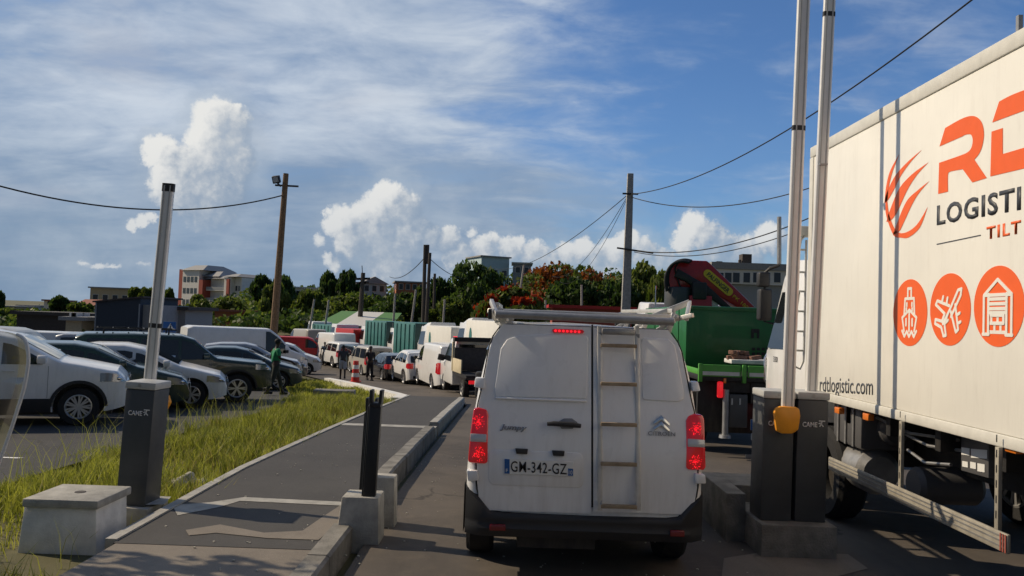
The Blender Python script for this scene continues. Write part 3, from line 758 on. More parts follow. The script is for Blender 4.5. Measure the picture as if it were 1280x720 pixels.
# ------------------------------------------------------------------ the white van ahead
VX, VY = .605, 6.0
VAN = thing('delivery_van', 'white panel van with brake lights lit and a ladder on its back door', 'van', (VX, VY, 0))
def lean(z): return 0 if z < .95 else .25*((z-.95)/1.0)**1.45
def rp(px, py, off=0):      # point of the van's rear face seen at a pixel, in the van's own space
    z = 1.0
    for _ in range(5):
        p = P(px, py, VY+lean(z)-off); z = p.z
    return Vector((p.x-VX, lean(z)-off, p.z))
HW = [(z, w*.968) for z, w in [(.42,.90),(.48,.918),(.60,.93),(.85,.93),(1.05,.915),(1.25,.893),(1.45,.865),(1.65,.825),(1.76,.795),(1.84,.755),(1.89,.71),(1.925,.65),(1.945,.57),(1.955,.40),(1.965,0)]]
def vring(y, inset=0, zt=1.965, lo=.42):
    k = max(0, 1-y/1.2)
    f = (zt-lo)/(1.965-lo)
    r = [(max(0, w-inset*min(1, w/.3)), y+lean(z)*k, lo+(z-.42)*f*(1.965-lo)/1.545-(inset*.6 if z > 1.7 else 0)) for z, w in HW]
    return r+[(-x, yy, z) for x, yy, z in r[-2::-1]]
tops = [(3.1,1.965),(3.5,1.93),(3.75,1.86),(4.35,1.32),(4.75,1.12),(4.9,.95),(4.95,.75)]
rings = [vring(0, .055), vring(.012, .03), vring(.035, .010), vring(.075, 0)]
for y in (.3, .7, 1.2, 1.8, 2.4, 3.0): rings.append(vring(y))
for y, zt in tops[1:]: rings.append(vring(y, .02 if y < 4.5 else (.06 if y < 4.85 else .14), zt))
body = MB().loft(rings).build('body', 'van_paint', VAN, ang=40)
cut = MB()
for ay in (.82, 4.10): cut.lathe([(.42, -1.3), (.42, 1.3)], 'X', 28, (0, ay, .335))
boolean_cut(body, cut.build('cut', None, VAN))
b = MB(); b.box((-.80, .30, .26), (.80, 4.7, .40)); b.box((-.72, .40, .30), (.72, 1.3, .8)); b.box((-.72, 3.6, .3), (.72, 4.6, .8)); b.box((-.5, .1, .24), (.1, .5, .34)); b.build('underbody', 'chassis', VAN, smooth=False)
for ay in (.82, 4.10):
    for sg in (-1, 1): wheel(VAN, sg*.80, ay, .335, .225, -sg, 6, 'steel', 'X')
def plate(name, px, m, off=.006, th=.012, parent=VAN, bevel=.004, seg=2):
    pts = [rp(x, y, off) for x, y in px]
    return MB().prism(pts, (0, th, 0)).build(name, m, parent, bevel=bevel, seg=seg)
def rrect(x0, y0, x1, y1, r, sk=0, n=4):
    pts = []
    for cx, cy, a0 in ((x1-r, y0+r, -90), (x1-r, y1-r, 0), (x0+r, y1-r, 90), (x0+r, y0+r, 180)):
        for k in range(n+1):
            a = R_(a0+90*k/n); pts.append((cx+r*math.cos(a), cy+r*math.sin(a)))
    return [(x+(y-y0)*0, y+(x-x0)*sk) for x, y in pts]
SK = .035
# two rear doors, bulging slightly from the shell, with the seam between
def door_sheet(name, left, right, y0, y1, off, th, m='van_paint', parent=VAN):
    b = MB(); rows = []; n = 14
    for i in range(n+1):
        py = lerp(y0, y1, i/n); a, c = left(py), right(py); rows.append([rp(lerp(a, c, k/12), py+(lerp(a, c, k/12)-733)*SK, off-.0*abs(k-6)) for k in range(13)])
    b.sheet(rows); bmesh.ops.solidify(b.bm, geom=b.bm.faces[:], thickness=th)
    return b.build(name, m, parent, bevel=.006)
edgeL = lambda y: interp(y, [(408,630),(416,622),(430,614),(500,601),(514,597),(600,596),(625,598),(640,612)])
edgeR = lambda y: interp(y, [(408,834),(416,842),(430,850),(500,864),(514,868),(600,872),(625,868),(634,856)])
DL = door_sheet('rear_door', edgeL, lambda y: 739.0, 409, 642, .014, .02)
DR = door_sheet('rear_door', lambda y: 741.6, edgeR, 409, 639, .014, .02)
# dark rubber gap round both doors and between them
b = MB()
b.tube([rp(edgeL(y)-1.2, y+(edgeL(y)-733)*SK, .004) for y in range(412, 641, 12)], .0055, 6); b.build('door_seal', 'black_plastic', DL)
b = MB()
b.tube([rp(edgeR(y)+1.2, y+(edgeR(y)-733)*SK, .004) for y in range(412, 636, 12)], .0055, 6); b.build('door_seal', 'black_plastic', DR)
MB().tube([rp(740.3, y, .004) for y in range(406, 643, 12)], .008, 6).build('door_gap', 'black_plastic', VAN)
MB().tube([rp(x, 408.3+(x-733)*SK, .006) for x in range(632, 838, 12)], .0045, 6).build('door_gap', 'seam_grey', VAN)
# pressed window blanks
def blank(name, outline, parent):
    o = plate(name, outline, 'van_paint', .024, .012, parent, .010, 3); return o
blank('pressed_panel', [(618,488),(626,436),(634,424),(650,419),(700,417.5),(733,419),(735,424),(734,494),(732,498),(620,496)], DL)
blank('pressed_panel', [(803,497),(802,425),(806,422),(836,424),(844,432),(855,490),(854,499),(848,502),(806,500)], DR)
plate('pressed_lip', [(618,496),(734,500),(733,503),(620,499)], 'van_paint', .034, .02, DL, .008, 2)
plate('plate_recess', rrect(611, 562, 729, 606, 8, SK), 'van_paint', .020, .008, DL, .005, 2)
plate('plate_recess', rrect(616, 566, 724, 601, 7, SK), 'van_paint', .017, .001, DL, .0)
# handle
plate('handle_cup', [(696,528),(705,523),(715,523),(722,528),(716,536),(702,536)], 'seam_grey', .020, .006, DL, .003)
hp = [rp(684, 530, .055), rp(692, 529.5, .062), rp(716, 531, .062), rp(726, 532.5, .055)]
MB().tube(hp, [.014, .019, .021, .016], 10).build('door_handle', 'black_plastic', DL)
for x, y in ((652, 564.5), (698, 567)):
    plate('plate_lamp', [(x-8, y-3.5), (x+8, y-2.8), (x+7, y+3.5), (x-6.5, y+3)], 'black_plastic', .045, .03, DL, .004)
# number plate
NP = plate('number_plate', [(630,573),(717,577.5),(717,595.5),(630,592.5)], 'plate_white', .032, .008, DL, .002, 1)
plate('country_band', [(630.6,573.6),(637,574),(637,592.2),(630.6,591.9)], 'plate_blue', .0335, .002, NP, 0)
plate('country_band', [(710,585.5),(716.4,586),(716.4,594.8),(710,594.6)], 'plate_blue', .0335, .002, NP, 0)
def rtext(nm, s, m, x0, y0, x1, y1, h, parent, off=.034, **k):
    a, c = rp(x0, y0, off), rp(x1, y1, off); top = rp(x0, y0-h, off)
    return text(nm, s, m, parent, a, c-a, top-a, (c-a).length, (top-a).length, **k)
rtext('plate_lettering', 'GM-342-GZ', 'black_plastic', 638.5, 589.5, 708.5, 593.2, 13.4, NP, weight=.006, depth=.0015, spacing=1.06)
rtext('plate_lettering', 'F', 'letter_white', 632.4, 590, 635, 590.1, 4, NP, .0355)
rtext('plate_lettering', '10', 'letter_white', 711, 593, 715.5, 593.2, 5, NP, .0355)
rtext('model_lettering', 'Jumpy', 'seam_grey', 625, 538.5, 659, 540.5, 8.5, DL, .021, weight=.03, depth=.004, shear=.25)
rtext('maker_lettering', 'CITRO\u00cbN', 'seam_grey', 810, 544, 844, 545.5, 6.2, DR, .021, weight=.0, depth=.004)
for dy in (0, 7.5):
    b = MB()
    b.prism([rp(x, y+dy, .020) for x, y in ((816,527.5),(826.5,518.5),(837,529.5),(836.2,533),(826.3,524.5),(817,531))], (0, -.012, 0)); b.build('chevron_emblem', 'chrome', DR, bevel=.003)
# ladder on the right-hand door
L0 = thing('ladder', None, None); L0.parent = DR
b = MB()
for xt, xb in ((749.5, 750), (796, 798)):
    b.bar(rp(xt, 408, .085), rp(xb, 638, .085), .022, .035, up=(1, 0, 0))
b.build('ladder_rails', 'aluminium', L0, bevel=.003)
for y in (432, 480, 530.5, 580, 633):
    MB().bar(rp(751, y-.5, .085), rp(796, y+.8, .085), .03, .028).build('rung', 'rung_dirty', L0, bevel=.003)
MB().bar(rp(752, 414, .095), rp(794, 415.5, .095), .05, .05).build('top_roller', 'steel', L0, bevel=.015)
b = MB()
for x, y in ((750, 418), (797, 420), (750, 628), (798, 630)): b.bar(rp(x, y, .012), rp(x, y, .085), .03, .03)
b.build('bracket', 'steel', L0)
# lamps
for pts, lens in (([(592,511),(598,509.5),(608,512),(610.5,518),(609.5,578),(606,580),(586,578.5),(585,575),(588,540)], [(588,542),(608,543),(608,553),(587.5,552)]),
                  ([(861,520),(868,517.5),(878,519),(880.5,524),(882.5,584),(880,588),(861,587.5),(858,585),(858,526)], [(860,548.5),(881,550),(881.5,559.5),(860,558.5)])):
    sg = -1 if pts[0][0] < 700 else 1
    T_ = MB().prism([rp(x, y, .030) for x, y in pts], (sg*.0, .12, 0)).build('tail_light', 'red_lens', VAN, bevel=.012, seg=3)
    MB().prism([rp(x, y, .036) for x, y in lens], (0, .03, 0)).build('reversing_lens', 'clear_lens', T_, bevel=.004)
    cx = sum(p[0] for p in pts)/len(pts)
    for cy, e in ((pts[0][1]+16, 1), (pts[0][1]+57, 2)):
        b = MB()
        for k in range(64):
            a = rnd.uniform(0, 6.28); q = 9.5*rnd.random()**.8; b.bar(rp(cx+q*math.cos(a)*.8, cy+q*math.sin(a), .031), rp(cx+q*math.cos(a)*.8+.7*math.cos(a), cy+q*math.sin(a)+.7*math.sin(a), .033), .0026, .003)
        b.build('lamp_facets', 'red_lit', T_)
plate('brake_light', [(690,413),(692,410.8),(728,412),(730.5,414.5),(729,417),(692,416)], 'red_lens', .030, .02, DL, .004)
b = MB()
for k in range(7): b.lathe([(.0001, 0), (.010, .002), (.010, .006)], n=8, c=rp(694.5+k*4.9, 413.4+k*.22, .037))
b.build('brake_light_dots', 'red_lit', DL)
for pts in ([(594,472),(606,472.5),(606.5,485),(603,486),(592.5,484)], [(865,477),(873,477),(876,489),(866,489.5)], [(583,588),(597,588.5),(598,601),(585,602)], [(869,592),(882,594),(883,605),(870,605)]):
    MB().prism([rp(x, y, .045) for x, y in pts], (0, .09, 0)).build('hinge', 'van_paint', VAN, bevel=.010)
# bumper: dark moulded bar with raised corners
b = MB(); rows = []
xs = [-.902+.0902*i for i in range(21)]
def up(x):
    a = abs(x); return interp(a, [(0,.522),(.70,.528),(.77,.565),(.835,.685),(.865,.708),(.93,.715)])
def by(x, o): return o+.10*max(0, (abs(x)-.76)/.158)**2
for zz, o in ((.335, .05), (.355, -.040), (.42, -.068), (.45, -.050), (.48, -.058)): rows.append([(x*(1 if zz > .3 else .985), by(x, o), zz) for x in xs])
rows.append([(x, by(x, -.060), up(x)-.02) for x in xs]); rows.append([(x, by(x, -.040), up(x)) for x in xs]); rows.append([(x*.97, by(x, .04), up(x)) for x in xs])
b.sheet(rows)
for sg in (-1, 1):   # returns along the flanks
    b.sheet([[(sg*.918, .10, z), (sg*.912, .40, z)] for z in (.335, .5, .71)])
BU = b.build('bumper', 'black_plastic', VAN, ang=50)
for x0, x1, y in ((612, 632, 659.5), (838, 856, 667)):
    a, c = P(x0, y, 5.915), P(x1, y+.5, 5.915)
    MB().box((a.x-VX, a.y-VY, a.z-.024), (c.x-VX, c.y-VY+.03, a.z+.024)).build('reflector', 'red_reflector', BU, bevel=.008)
# roof rack of aluminium with a roller bar at the back
RK = thing('roof_rack', None, None); RK.parent = VAN
def vl(px, py, Y): return P(px, py, Y)-Vector((VX, VY, 0))
MB().tube([vl(620, 392.5, 6.12), vl(842, 402.5, 6.12)], .031, 14).build('rear_roller', 'steel', RK)
b = MB(); zr = vl(620, 396, 6.3).z
for sg, x in ((-1, -.72), (1, .70)):
    for z in (2.02, 2.10): b.bar((x, .30, z), (x, 3.2, z+.02), .03, .035)
for k in range(9): b.bar((-.72, .34+k*.34, 2.055), (.70, .34+k*.34, 2.055), .05, .028)
b.build('frame', 'aluminium', RK, bevel=.003)
MB().box((-.67, .26, 2.00), (.66, .285, 2.065)).build('back_plate', 'aluminium', RK, bevel=.004)
for sg in (-1, 1):
    b = MB()
    for y in (.32, 1.5, 2.7): b.bar((sg*.66, y, 1.93), (sg*.71, y, 2.08), .05, .045); b.bar((sg*.58, y+.03, 1.94), (sg*.72, y+.03, 2.02), .04, .03)
    for k in range(4): b.lathe([(.022, -.02), (.022, .02)], n=8, c=(sg*(.60+.04*k), .27+.03*(k % 2), 1.99+.02*k))
    b.build('clamp', 'aluminium', RK, bevel=.003)
b = MB(); e0, e1 = vl(816, 396, 6.5), vl(862, 378, 6.5); b.bar(e0, e1, .03, .05); b.bar(e1, vl(858, 399, 6.3), .03, .04); b.bar(vl(836,401,6.4), vl(866,394,6.2), .03,.035); b.bar(vl(820,404,6.5), e1-(e1-e0)*.35, .025, .03); b.build('ladder_arm', 'aluminium', RK, bevel=.003)
b = MB(); b.bar(vl(614, 376, 6.35), vl(622, 396, 6.15), .03, .04); b.bar(vl(613,388,6.2), vl(626,404,6.4), .05, .04); b.bar(vl(620,400,6.35), vl(634,398,6.3), .05, .05); b.build('end_bracket', 'aluminium', RK, bevel=.004)
MB().bar(vl(612.5,386,6.15), vl(612.5,399,6.15), .03, .03).build('end_stop', 'black_plastic', RK, bevel=.006)
for sg in (-1, 1): MB().loft([[(sg*(.90+.12*t), 3.75+.03*t+dy, z) for dy, z in ((-.05,1.0),(.05,1.0),(.05,1.32),(-.05,1.32))] for t in (0, .4, 1)]).build('wing_mirror', 'black_plastic', VAN, bevel=.03)
for sg in (-1, 1): MB().prism([(sg*.905, 3.2, 1.15), (sg*.86, 3.2, 1.62), (sg*.845, 3.72, 1.66), (sg*.90, 4.2, 1.15)], (sg*.02, 0, 0)).build('side_window', 'car_glass', VAN)
MB().prism([(-.70, 3.80, 1.83), (.70, 3.80, 1.83), (.80, 4.33, 1.36), (-.80, 4.33, 1.36)], (0, .015, .02)).build('windscreen', 'car_glass', VAN)

# ------------------------------------------------------------------ box truck on the right
TX, TF, TR = 3.30, 8.72, .9
BT = thing('box_truck', 'tall cream box truck lettered in orange, with steel side guard rail', 'truck', (4.55, 4.6, 0))
B0 = Vector(BT.location)
def bl(x, y, z): return Vector((x, y, z))-B0
zb_, zt_ = 1.25, 4.02
W2 = 5.80
MB().box(bl(TX, TR, zb_+.087), bl(W2, TF, zt_-.12)).build('box_body', 'cream_panel', BT, bevel=.01)
for nm, z0, z1 in (('top_rail', zt_-.118, zt_), ('bottom_rail', zb_, zb_+.085)):
    MB().box(bl(TX-.012, TR-.01, z0), bl(W2+.012, TF+.012, z1)).build(nm, 'rail_grey', BT, bevel=.012)
MB().box(bl(TX-.014, TF-.09, zb_+.087), bl(TX+.04, TF+.014, zt_-.12)).build('corner_post', 'rail_grey', BT, bevel=.012)
for px in (1265,): 
    p = onX(px, 26, TX); MB().bar(bl(TX+.05, p.y, zt_-.01), bl(TX+.05, p.y, zt_+.13), .03, .03).build('marker_post', 'steel', BT)
# painted lettering: every outline lies on the box side
GX = TX-.0015
def gp(px, py): return onX(px, py, GX)-B0
def gpoly(b, pts): b.prism([gp(x, y) for x, y in pts], (-.0012, 0, 0))
def curve(pts, n=6):   # smooth chain through pixels
    out = []; m = len(pts)
    for i in range(m-1):
        p0, p1, p2, p3 = pts[max(i-1, 0)], pts[i], pts[i+1], pts[min(i+2, m-1)]
        for k in range(n):
            t = k/n; out.append(tuple(.5*((2*p1[j])+(-p0[j]+p2[j])*t+(2*p0[j]-5*p1[j]+4*p2[j]-p3[j])*t*t+(-p0[j]+3*p1[j]-3*p2[j]+p3[j])*t**3) for j in (0, 1)))
    return out+[pts[-1]]
b = MB()
gpoly(b, [(1174.5,183),(1181.5,160)]+curve([(1181.5,160),(1200,149.5),(1213,145),(1222,147),(1228,155),(1230,168),(1228,182),(1224,192),(1218,199.5)])+[(1233.5,222.5),(1215.5,228),(1203.5,211.5)]+curve([(1203.5,211.5),(1192,213.5),(1187,215),(1185,219),(1185,239.5)])+[(1172.8,242.5),(1174,203.5)]+curve([(1174,203.5),(1200,194.5),(1210,190),(1214.5,184),(1216,175),(1214,168.5),(1209,168),(1204,169.5)])[:-1]+[(1204,170)])
gpoly(b, [(1240.5,153),(1249,127)]+curve([(1249,127),(1262,120),(1278,113.5),(1296,108),(1312,110),(1322,124),(1326,148),(1322,178),(1311,199),(1295,207)])+[(1238,220.5),(1239.5,164.5),(1253.5,160),(1253.5,192.5)]+curve([(1253.5,192.5),(1272,187),(1290,181),(1300,172),(1304,158),(1303,143),(1297,135),(1285,136.5)])+[(1262,145)])
gpoly(b, [(1335,110),(1342,84),(1440,52),(1432,78),(1402,88),(1402,180),(1378,186),(1378,96)])
b.build('logo_letters', 'logo_orange', BT, smooth=False, fix=True)
# swirl of four blades
b = MB()
def blade(outer, inner): gpoly(b, curve(outer)+curve(inner)[1:-1])
blade([(1105.5,253.5),(1109,240),(1119,220),(1134,203),(1152,187.5)], [(1152,187.5),(1138,203),(1126,220),(1117,238),(1110,250),(1105.5,253.5)])
blade([(1108,277.5),(1112,264),(1124,236),(1140,218),(1160.5,203)], [(1160.5,203),(1146,219),(1134,238),(1122,264),(1114,275),(1108,277.5)])
blade([(1116,294),(1121,280),(1133,252),(1147,238),(1161.5,226.5)], [(1161.5,226.5),(1149,241),(1140,256),(1128,282),(1124,289),(1116,294)])
blade([(1105.5,254),(1108,232),(1113,213),(1124,193)], [(1124,193),(1116,214),(1111,234),(1109.5,250),(1105.5,254)])
blade([(1109,250),(1112,270),(1120,288),(1131,291),(1146,281),(1159.5,259)], [(1159.5,259),(1150,284),(1136,296.5),(1126,297),(1117,294),(1108,270),(1107,254),(1109,250)])
b.build('swirl_emblem', 'logo_orange', BT, smooth=False)
def gtext(nm, s, m, x0, y0, x1, y1, h, off=0, **k):
    a, c = gp(x0, y0), gp(x1, y1); tp = gp(x0, y0-h); a.x -= off; c.x -= off
    return text(nm, s, m, BT, a, c-a, (0, 0, 1), (c-a).length, (tp-gp(x0, y0)).z if False else (tp.z-gp(x0, y0).z), **k)
gtext('company_lettering', 'LOGISTIC', 'letter_dark', 1171, 282, 1303, 257.5, 25, weight=.028, depth=.0012, spacing=1.12)
gtext('slogan_lettering', 'TILT', 'logo_orange', 1233, 299.5, 1276, 291.5, 15.5, weight=.028, depth=.0012, spacing=1.2)
gtext('web_lettering', 'rdtlogistic.com', 'letter_dark', 1024.5, 495, 1091, 500.5, 24, weight=.006, depth=.0012)
b = MB(); gpoly(b, [(1171,304.8),(1226,293.3),(1226,294.6),(1171,306.1)]); b.build('rule_line', 'letter_dark', BT, smooth=False)
# three round pictograms: ship, aircraft, warehouse
def disc(px, py):
    c = gp(px, py); return c
STK = [0]
def stroke(b, pts, w, c, sc):   # each stretch is one capsule, every front face a hair proud of the one before
    q = [(-u*sc, v*sc) for u, v in pts]; r = w*sc/2
    for (y0, z0), (y1, z1) in zip(q, q[1:]):
        STK[0] += 1; x = c.x-.0022-.00007*(STK[0] % 64); an = math.atan2(z1-z0, y1-y0); o = []
        for k in range(7): a = an+math.pi/2+math.pi*k/6; o.append((c.x-.0005, c.y+y0+r*math.cos(a), c.z+z0+r*math.sin(a)))
        for k in range(7): a = an-math.pi/2+math.pi*k/6; o.append((c.x-.0005, c.y+y1+r*math.cos(a), c.z+z1+r*math.sin(a)))
        b.prism(o, (x-c.x+.0005, 0, 0))
ICON = {
 'ship': [[(-.42,-.55),(-.28,-.72),(-.14,-.56),(0,-.72),(.14,-.56),(.28,-.72),(.42,-.55)], [(-.3,-.55),(-.42,-.15),(0,.08),(.42,-.15),(.3,-.55)], [(0,.08),(0,-.55)], [(-.3,-.05),(-.26,.42),(.26,.42),(.3,-.05)], [(-.1,.45),(-.1,.72),(.1,.72),(.1,.45)], [(-.15,.28),(-.15,.2)], [(.15,.28),(.15,.2)], [(-.17,.06),(-.17,.12)], [(.17,.06),(.17,.12)], [(-.18,-.2),(-.18,-.38)], [(.18,-.2),(.18,-.38)]],
 'plane': [[(-.05,-.12),(.42,.52),(.58,.55),(.55,.38),(.10,-.2)], [(.0,.10),(-.6,.25),(-.68,.14),(-.22,-.12)], [(.3,.13),(.45,-.55),(.34,-.62),(.08,-.05)], [(-.22,-.12),(-.35,-.33),(-.68,-.28),(-.70,-.40),(-.38,-.50)], [(-.05,-.3),(-.22,-.40),(-.14,-.72),(-.26,-.74),(-.38,-.5)], [(-.35,.22),(-.30,.36)], [(-.12,.16),(-.08,.32)], [(.40,-.15),(.52,-.1)], [(.45,-.38),(.56,-.34)], [(-.05,-.12),(-.22,-.40)], [(-.30,-.40),(.05,.0)]],
 'store': [[(-.55,-.68),(-.55,.28),(0,.66),(.55,.28),(.55,-.68)], [(-.36,-.68),(-.36,.30)], [(.36,-.68),(.36,.30)], [(-.58,-.70),(-.34,-.70)], [(.34,-.70),(.58,-.70)], [(-.52,.28),(.52,.28)], [(-.36,.18),(.36,.18)], [(-.36,.06),(.36,.06)], [(-.36,-.06),(.36,-.06)], [(-.36,-.16),(.36,-.16)], [(-.25,-.22),(.25,-.22),(.25,-.42),(-.25,-.42),(-.25,-.22)], [(0,-.22),(0,-.42)], [(-.36,-.42),(.36,-.42),(.36,-.64),(-.36,-.64),(-.36,-.42)], [(-.12,-.42),(-.12,-.64)], [(.12,-.42),(.12,-.64)]],
}
for px, yt, yb, ic in ((1137, 349, 432.5, 'ship'), (1187, 341.5, 432, 'plane'), (1247.5, 332, 433.5, 'store')):
    r = (gp(px, yt).z-gp(px, yb).z)/2; c = gp(px, (yt+yb)/2)
    D_ = MB().lathe([(r, -.0012), (r, .0012)], 'X', 48, c).build('round_sign', 'logo_orange', BT, smooth=False)
    b = MB()
    for s_ in ICON[ic]: stroke(b, s_, .085, c, r)
    b.build('pictogram', 'cream_panel', D_, smooth=False)
# chassis, tanks, guard rail
def cy(px, X=TX): return onX(px, 600, X).y
MB().box(bl(3.95, TR+.2, .78), bl(4.15, 9.6, 1.05)).build('chassis_rail', 'chassis', BT, smooth=False)
MB().box(bl(4.95, TR+.2, .78), bl(5.15, 9.6, 1.05)).build('chassis_rail', 'chassis', BT, smooth=False)
b = MB()
for k in range(9): b.box(bl(3.42, 1.3+k*.82, 1.06), bl(5.7, 1.38+k*.82, zb_-.01))
b.build('cross_beams', 'chassis', BT, smooth=False)
ya, yb = onX(1050, 560, 3.5).y, onX(1086, 560, 3.5).y
b = MB(); b.box(bl(3.42, yb, .84), bl(3.95, ya, 1.24)); b.build('battery_box', 'grey_plastic', BT, bevel=.03)
b = MB()
for k in range(3): b.box(bl(3.405, lerp(yb, ya, .2+k*.27), .85), bl(3.415, lerp(yb, ya, .25+k*.27), 1.23))
b.build('battery_straps', 'steel', BT)
yt = onX(1060, 590, 3.5).y
MB().lathe([(.0001, -.34), (.16, -.34), (.22, -.28), (.22, .28), (.16, .34), (.0001, .34)], 'Y', 20, bl(3.62, yt-.1, .62)).build('silencer', 'steel', BT)
MB().lathe([(.0001, -.28), (.13, -.28), (.16, -.24), (.16, .24), (.13, .28), (.0001, .28)], 'X', 20, bl(3.85, cy(1160, 3.7), .66)).build('air_tank', 'grey_plastic', BT)
MB().lathe([(.0001, -.3), (.12, -.3), (.15, -.26), (.15, .26), (.0001, .3)], 'Y', 18, bl(3.72, cy(1100, 3.7), 1.05)).build('air_tank', 'grey_plastic', BT)
b = MB()
for z, y0_, y1_ in ((1.16, 6.2, 7.6), (1.10, 6.0, 7.2), (.95, 6.3, 7.0)): b.tube([bl(3.55, y0_, z), bl(3.53, (y0_+y1_)/2, z-.05), bl(3.56, y1_, z)], .014, 6)
b.build('air_lines', 'steel', BT)
lp = [onX(x, y, 3.52)-B0 for x, y in ((1201,545),(1235.5,551),(1235.5,598),(1201,588))]
TB = MB().prism(lp, (.12, 0, 0)).build('tool_box', 'grey_plastic', BT, bevel=.008)
b = MB()
for x0, y0_, x1, y1_ in ((1202,559,1212,568),(1214,561,1234,572),(1203,576,1210,583),(1213,577,1220,585),(1222,579,1231,589)):
    b.prism([onX(x, y, 3.518)-B0 for x, y in ((x0,y0_),(x1,y0_+1.5),(x1,y1_+1.5),(x0,y1_))], (-.002, 0, 0))
b.build('warning_label', 'plate_white', TB, smooth=False)
# side guard
g0, g1 = onX(1037, 583, 3.24), onX(1262, 671, 3.24)
gz = (g0.z+g1.z)/2
MB().box(bl(3.225, g1.y, gz-.07), bl(3.25, g0.y, gz+.055)).build('guard_rail', 'rail_dirty', BT, bevel=.008)
b = MB()
for dz in (-.035, 0., .03): b.box(bl(3.222, g1.y+.01, gz+dz-.005), bl(3.226, g0.y-.01, gz+dz+.005))
b.build('rail_groove', 'steel', BT)
b = MB()
for k in range(3): b.box(bl(3.2185, g1.y+.005+k*.026, gz-.065), bl(3.2215, g1.y+.017+k*.026, gz+.05))
b.build('reflective_tape', 'tape_red', BT)
for px in (1127, 1249):
    y = onX(px, 590, 3.27).y
    MB().box(bl(3.252, y-.02, gz-.06), bl(3.28, y+.02, zb_+.005)).build('guard_post', 'rail_dirty', BT, bevel=.003)
    b = MB()
    for k in range(6): b.box(bl(3.2505, y-.006, gz+.12+k*.1), bl(3.2515, y+.006, gz+.17+k*.1))
    b.build('post_slot', 'chassis', BT)
for px, py in ((1048, 513), (1266, 560), (1084, 521)):
    p = onX(px, py, 3.33)-B0; MB().box(p+Vector((-.02, -.06, -.032)), p+Vector((.04, .06, .032))).build('marker_lamp', 'amber', BT, bevel=.01)
for y in (8.45, 2.7, 1.45):
    for sg in (-1, 1):
        wx = 4.55+sg*1.02; wheel(BT, wx-B0.x, y-B0.y, .48, .30, -sg, 8, 'steel', 'X'); 
for y in (2.7, 1.45):
    b = MB(); ri, ro = [], []
    for k in range(17):
        a = math.pi*k/16; ri.append(bl(3.36, y+.56*math.cos(a), .48+.56*math.sin(a))); ro.append(bl(3.36+.34, y+.56*math.cos(a), .48+.56*math.sin(a)))
    b.sheet([ri, ro]); bmesh.ops.solidify(b.bm, geom=b.bm.faces[:], thickness=.012); b.build('mudguard', 'rail_grey', BT)
# cab
CX0, CX1, CY0, CY1 = 3.42, 5.68, 9.0, 10.55
def cabring(y, zt, ins=0): return [bl(CX0+ins, y, .62), bl(CX1-ins, y, .62), bl(CX1-ins, y, 1.7), bl(CX1-.14-ins, y, zt), bl(CX0+.14+ins, y, zt), bl(CX0+ins, y, 1.7)]
MB().loft([cabring(CY0, 2.80), cabring(10.0, 2.86), cabring(10.28, 2.66, .01), cabring(CY1, 1.75, .03), cabring(CY1+.04, .62, .04)]).build('cab', 'white_paint', BT, bevel=.05, seg=3)
MB().prism([bl(3.415, 10.42, 1.72), bl(3.415, 9.55, 1.72), bl(3.50, 9.55, 2.45), bl(3.50, 10.14, 2.45)], (.01, 0, 0)).build('side_window', 'car_glass', BT)
MB().prism([bl(3.62, CY1-.0, 1.78), bl(5.48, CY1-.0, 1.78), bl(5.40, 10.32, 2.55), bl(3.70, 10.32, 2.55)], (0, .02, .012)).build('windscreen', 'car_glass', BT)
MB().prism([bl(3.52, 8.988, 2.15), bl(3.9, 8.988, 2.15), bl(3.9, 8.988, 2.6), bl(3.52, 8.988, 2.6)], (0, -.008, 0)).build('rear_window', 'car_glass', BT)
b = MB(); b.box(bl(3.38, 9.0, .45), bl(5.72, 9.4, .95)); b.box(bl(3.40, 10.35, .32), bl(5.70, 10.75, .64)); b.build('cab_step', 'chassis', BT, bevel=.02)
b = MB(); q = [bl(*P(x, y, 9.1)) for x, y in ((1008,287),(998,300),(992,330),(988,400),(986,445),(990,458),(999,460),(1003,450))]
b.tube([bl(*P(x, y, 8.88)) for x, y in ((1010,290),(1001,300),(997,322),(993,400),(991,448),(993,458),(1000,461),(1004,452),(1005,440),(1008,300))], .014, 8)
for y in (312, 340, 364, 389, 414, 438): b.bar(P(996-(y-312)*.03, y, 8.88)-B0, P(1008-(y-312)*.02, y+.4, 8.88)-B0, .018, .022)
b.build('access_ladder', 'aluminium', BT)
b = MB(); p = P(1000, 289, 8.92)-B0; b.box(p+Vector((-.05, -.1, -.06)), p+Vector((.5, .1, .05))); b.build('roof_bracket', 'rail_grey', BT, bevel=.01)
MB().tube([P(974, 330, 10.2)-B0, P(974, 271, 10.2)-B0], .028, 10).build('exhaust_stack', 'steel', BT)
b = MB()
m0 = P(966, 368, 10.45)-B0
def mir(px0, py0, px1, py1, Y, d): 
    a = P(px0, py0, Y)-B0; c = P(px1, py1, Y)-B0; MB().box((a.x, a.y-d/2, c.z), (c.x, a.y+d/2, a.z)).build('mirror', 'black_plastic', BT, bevel=.03, seg=3)
mir(948, 361, 963, 401, 10.5, .16); mir(947, 340, 961, 359, 10.5, .14)
b.tube([P(962, 336, 10.45)-B0, P(975, 331, 10.4)-B0], .022, 8); b.tube([P(956, 341, 10.5)-B0, P(956, 402, 10.5)-B0, P(968, 405, 10.45)-B0, P(976, 403, 10.4)-B0], .018, 8); b.tube([P(956, 341, 10.5)-B0, P(964, 334, 10.45)-B0], .02, 8)
b.build('mirror_bracket', 'black_plastic', BT)
b = MB(); b.tube([P(x, y, 10.6)-B0 for x, y in ((966,441),(959,442),(956,448),(956,474),(959,480),(966,481))], .014, 8); b.build('grab_rail', 'chrome', BT)
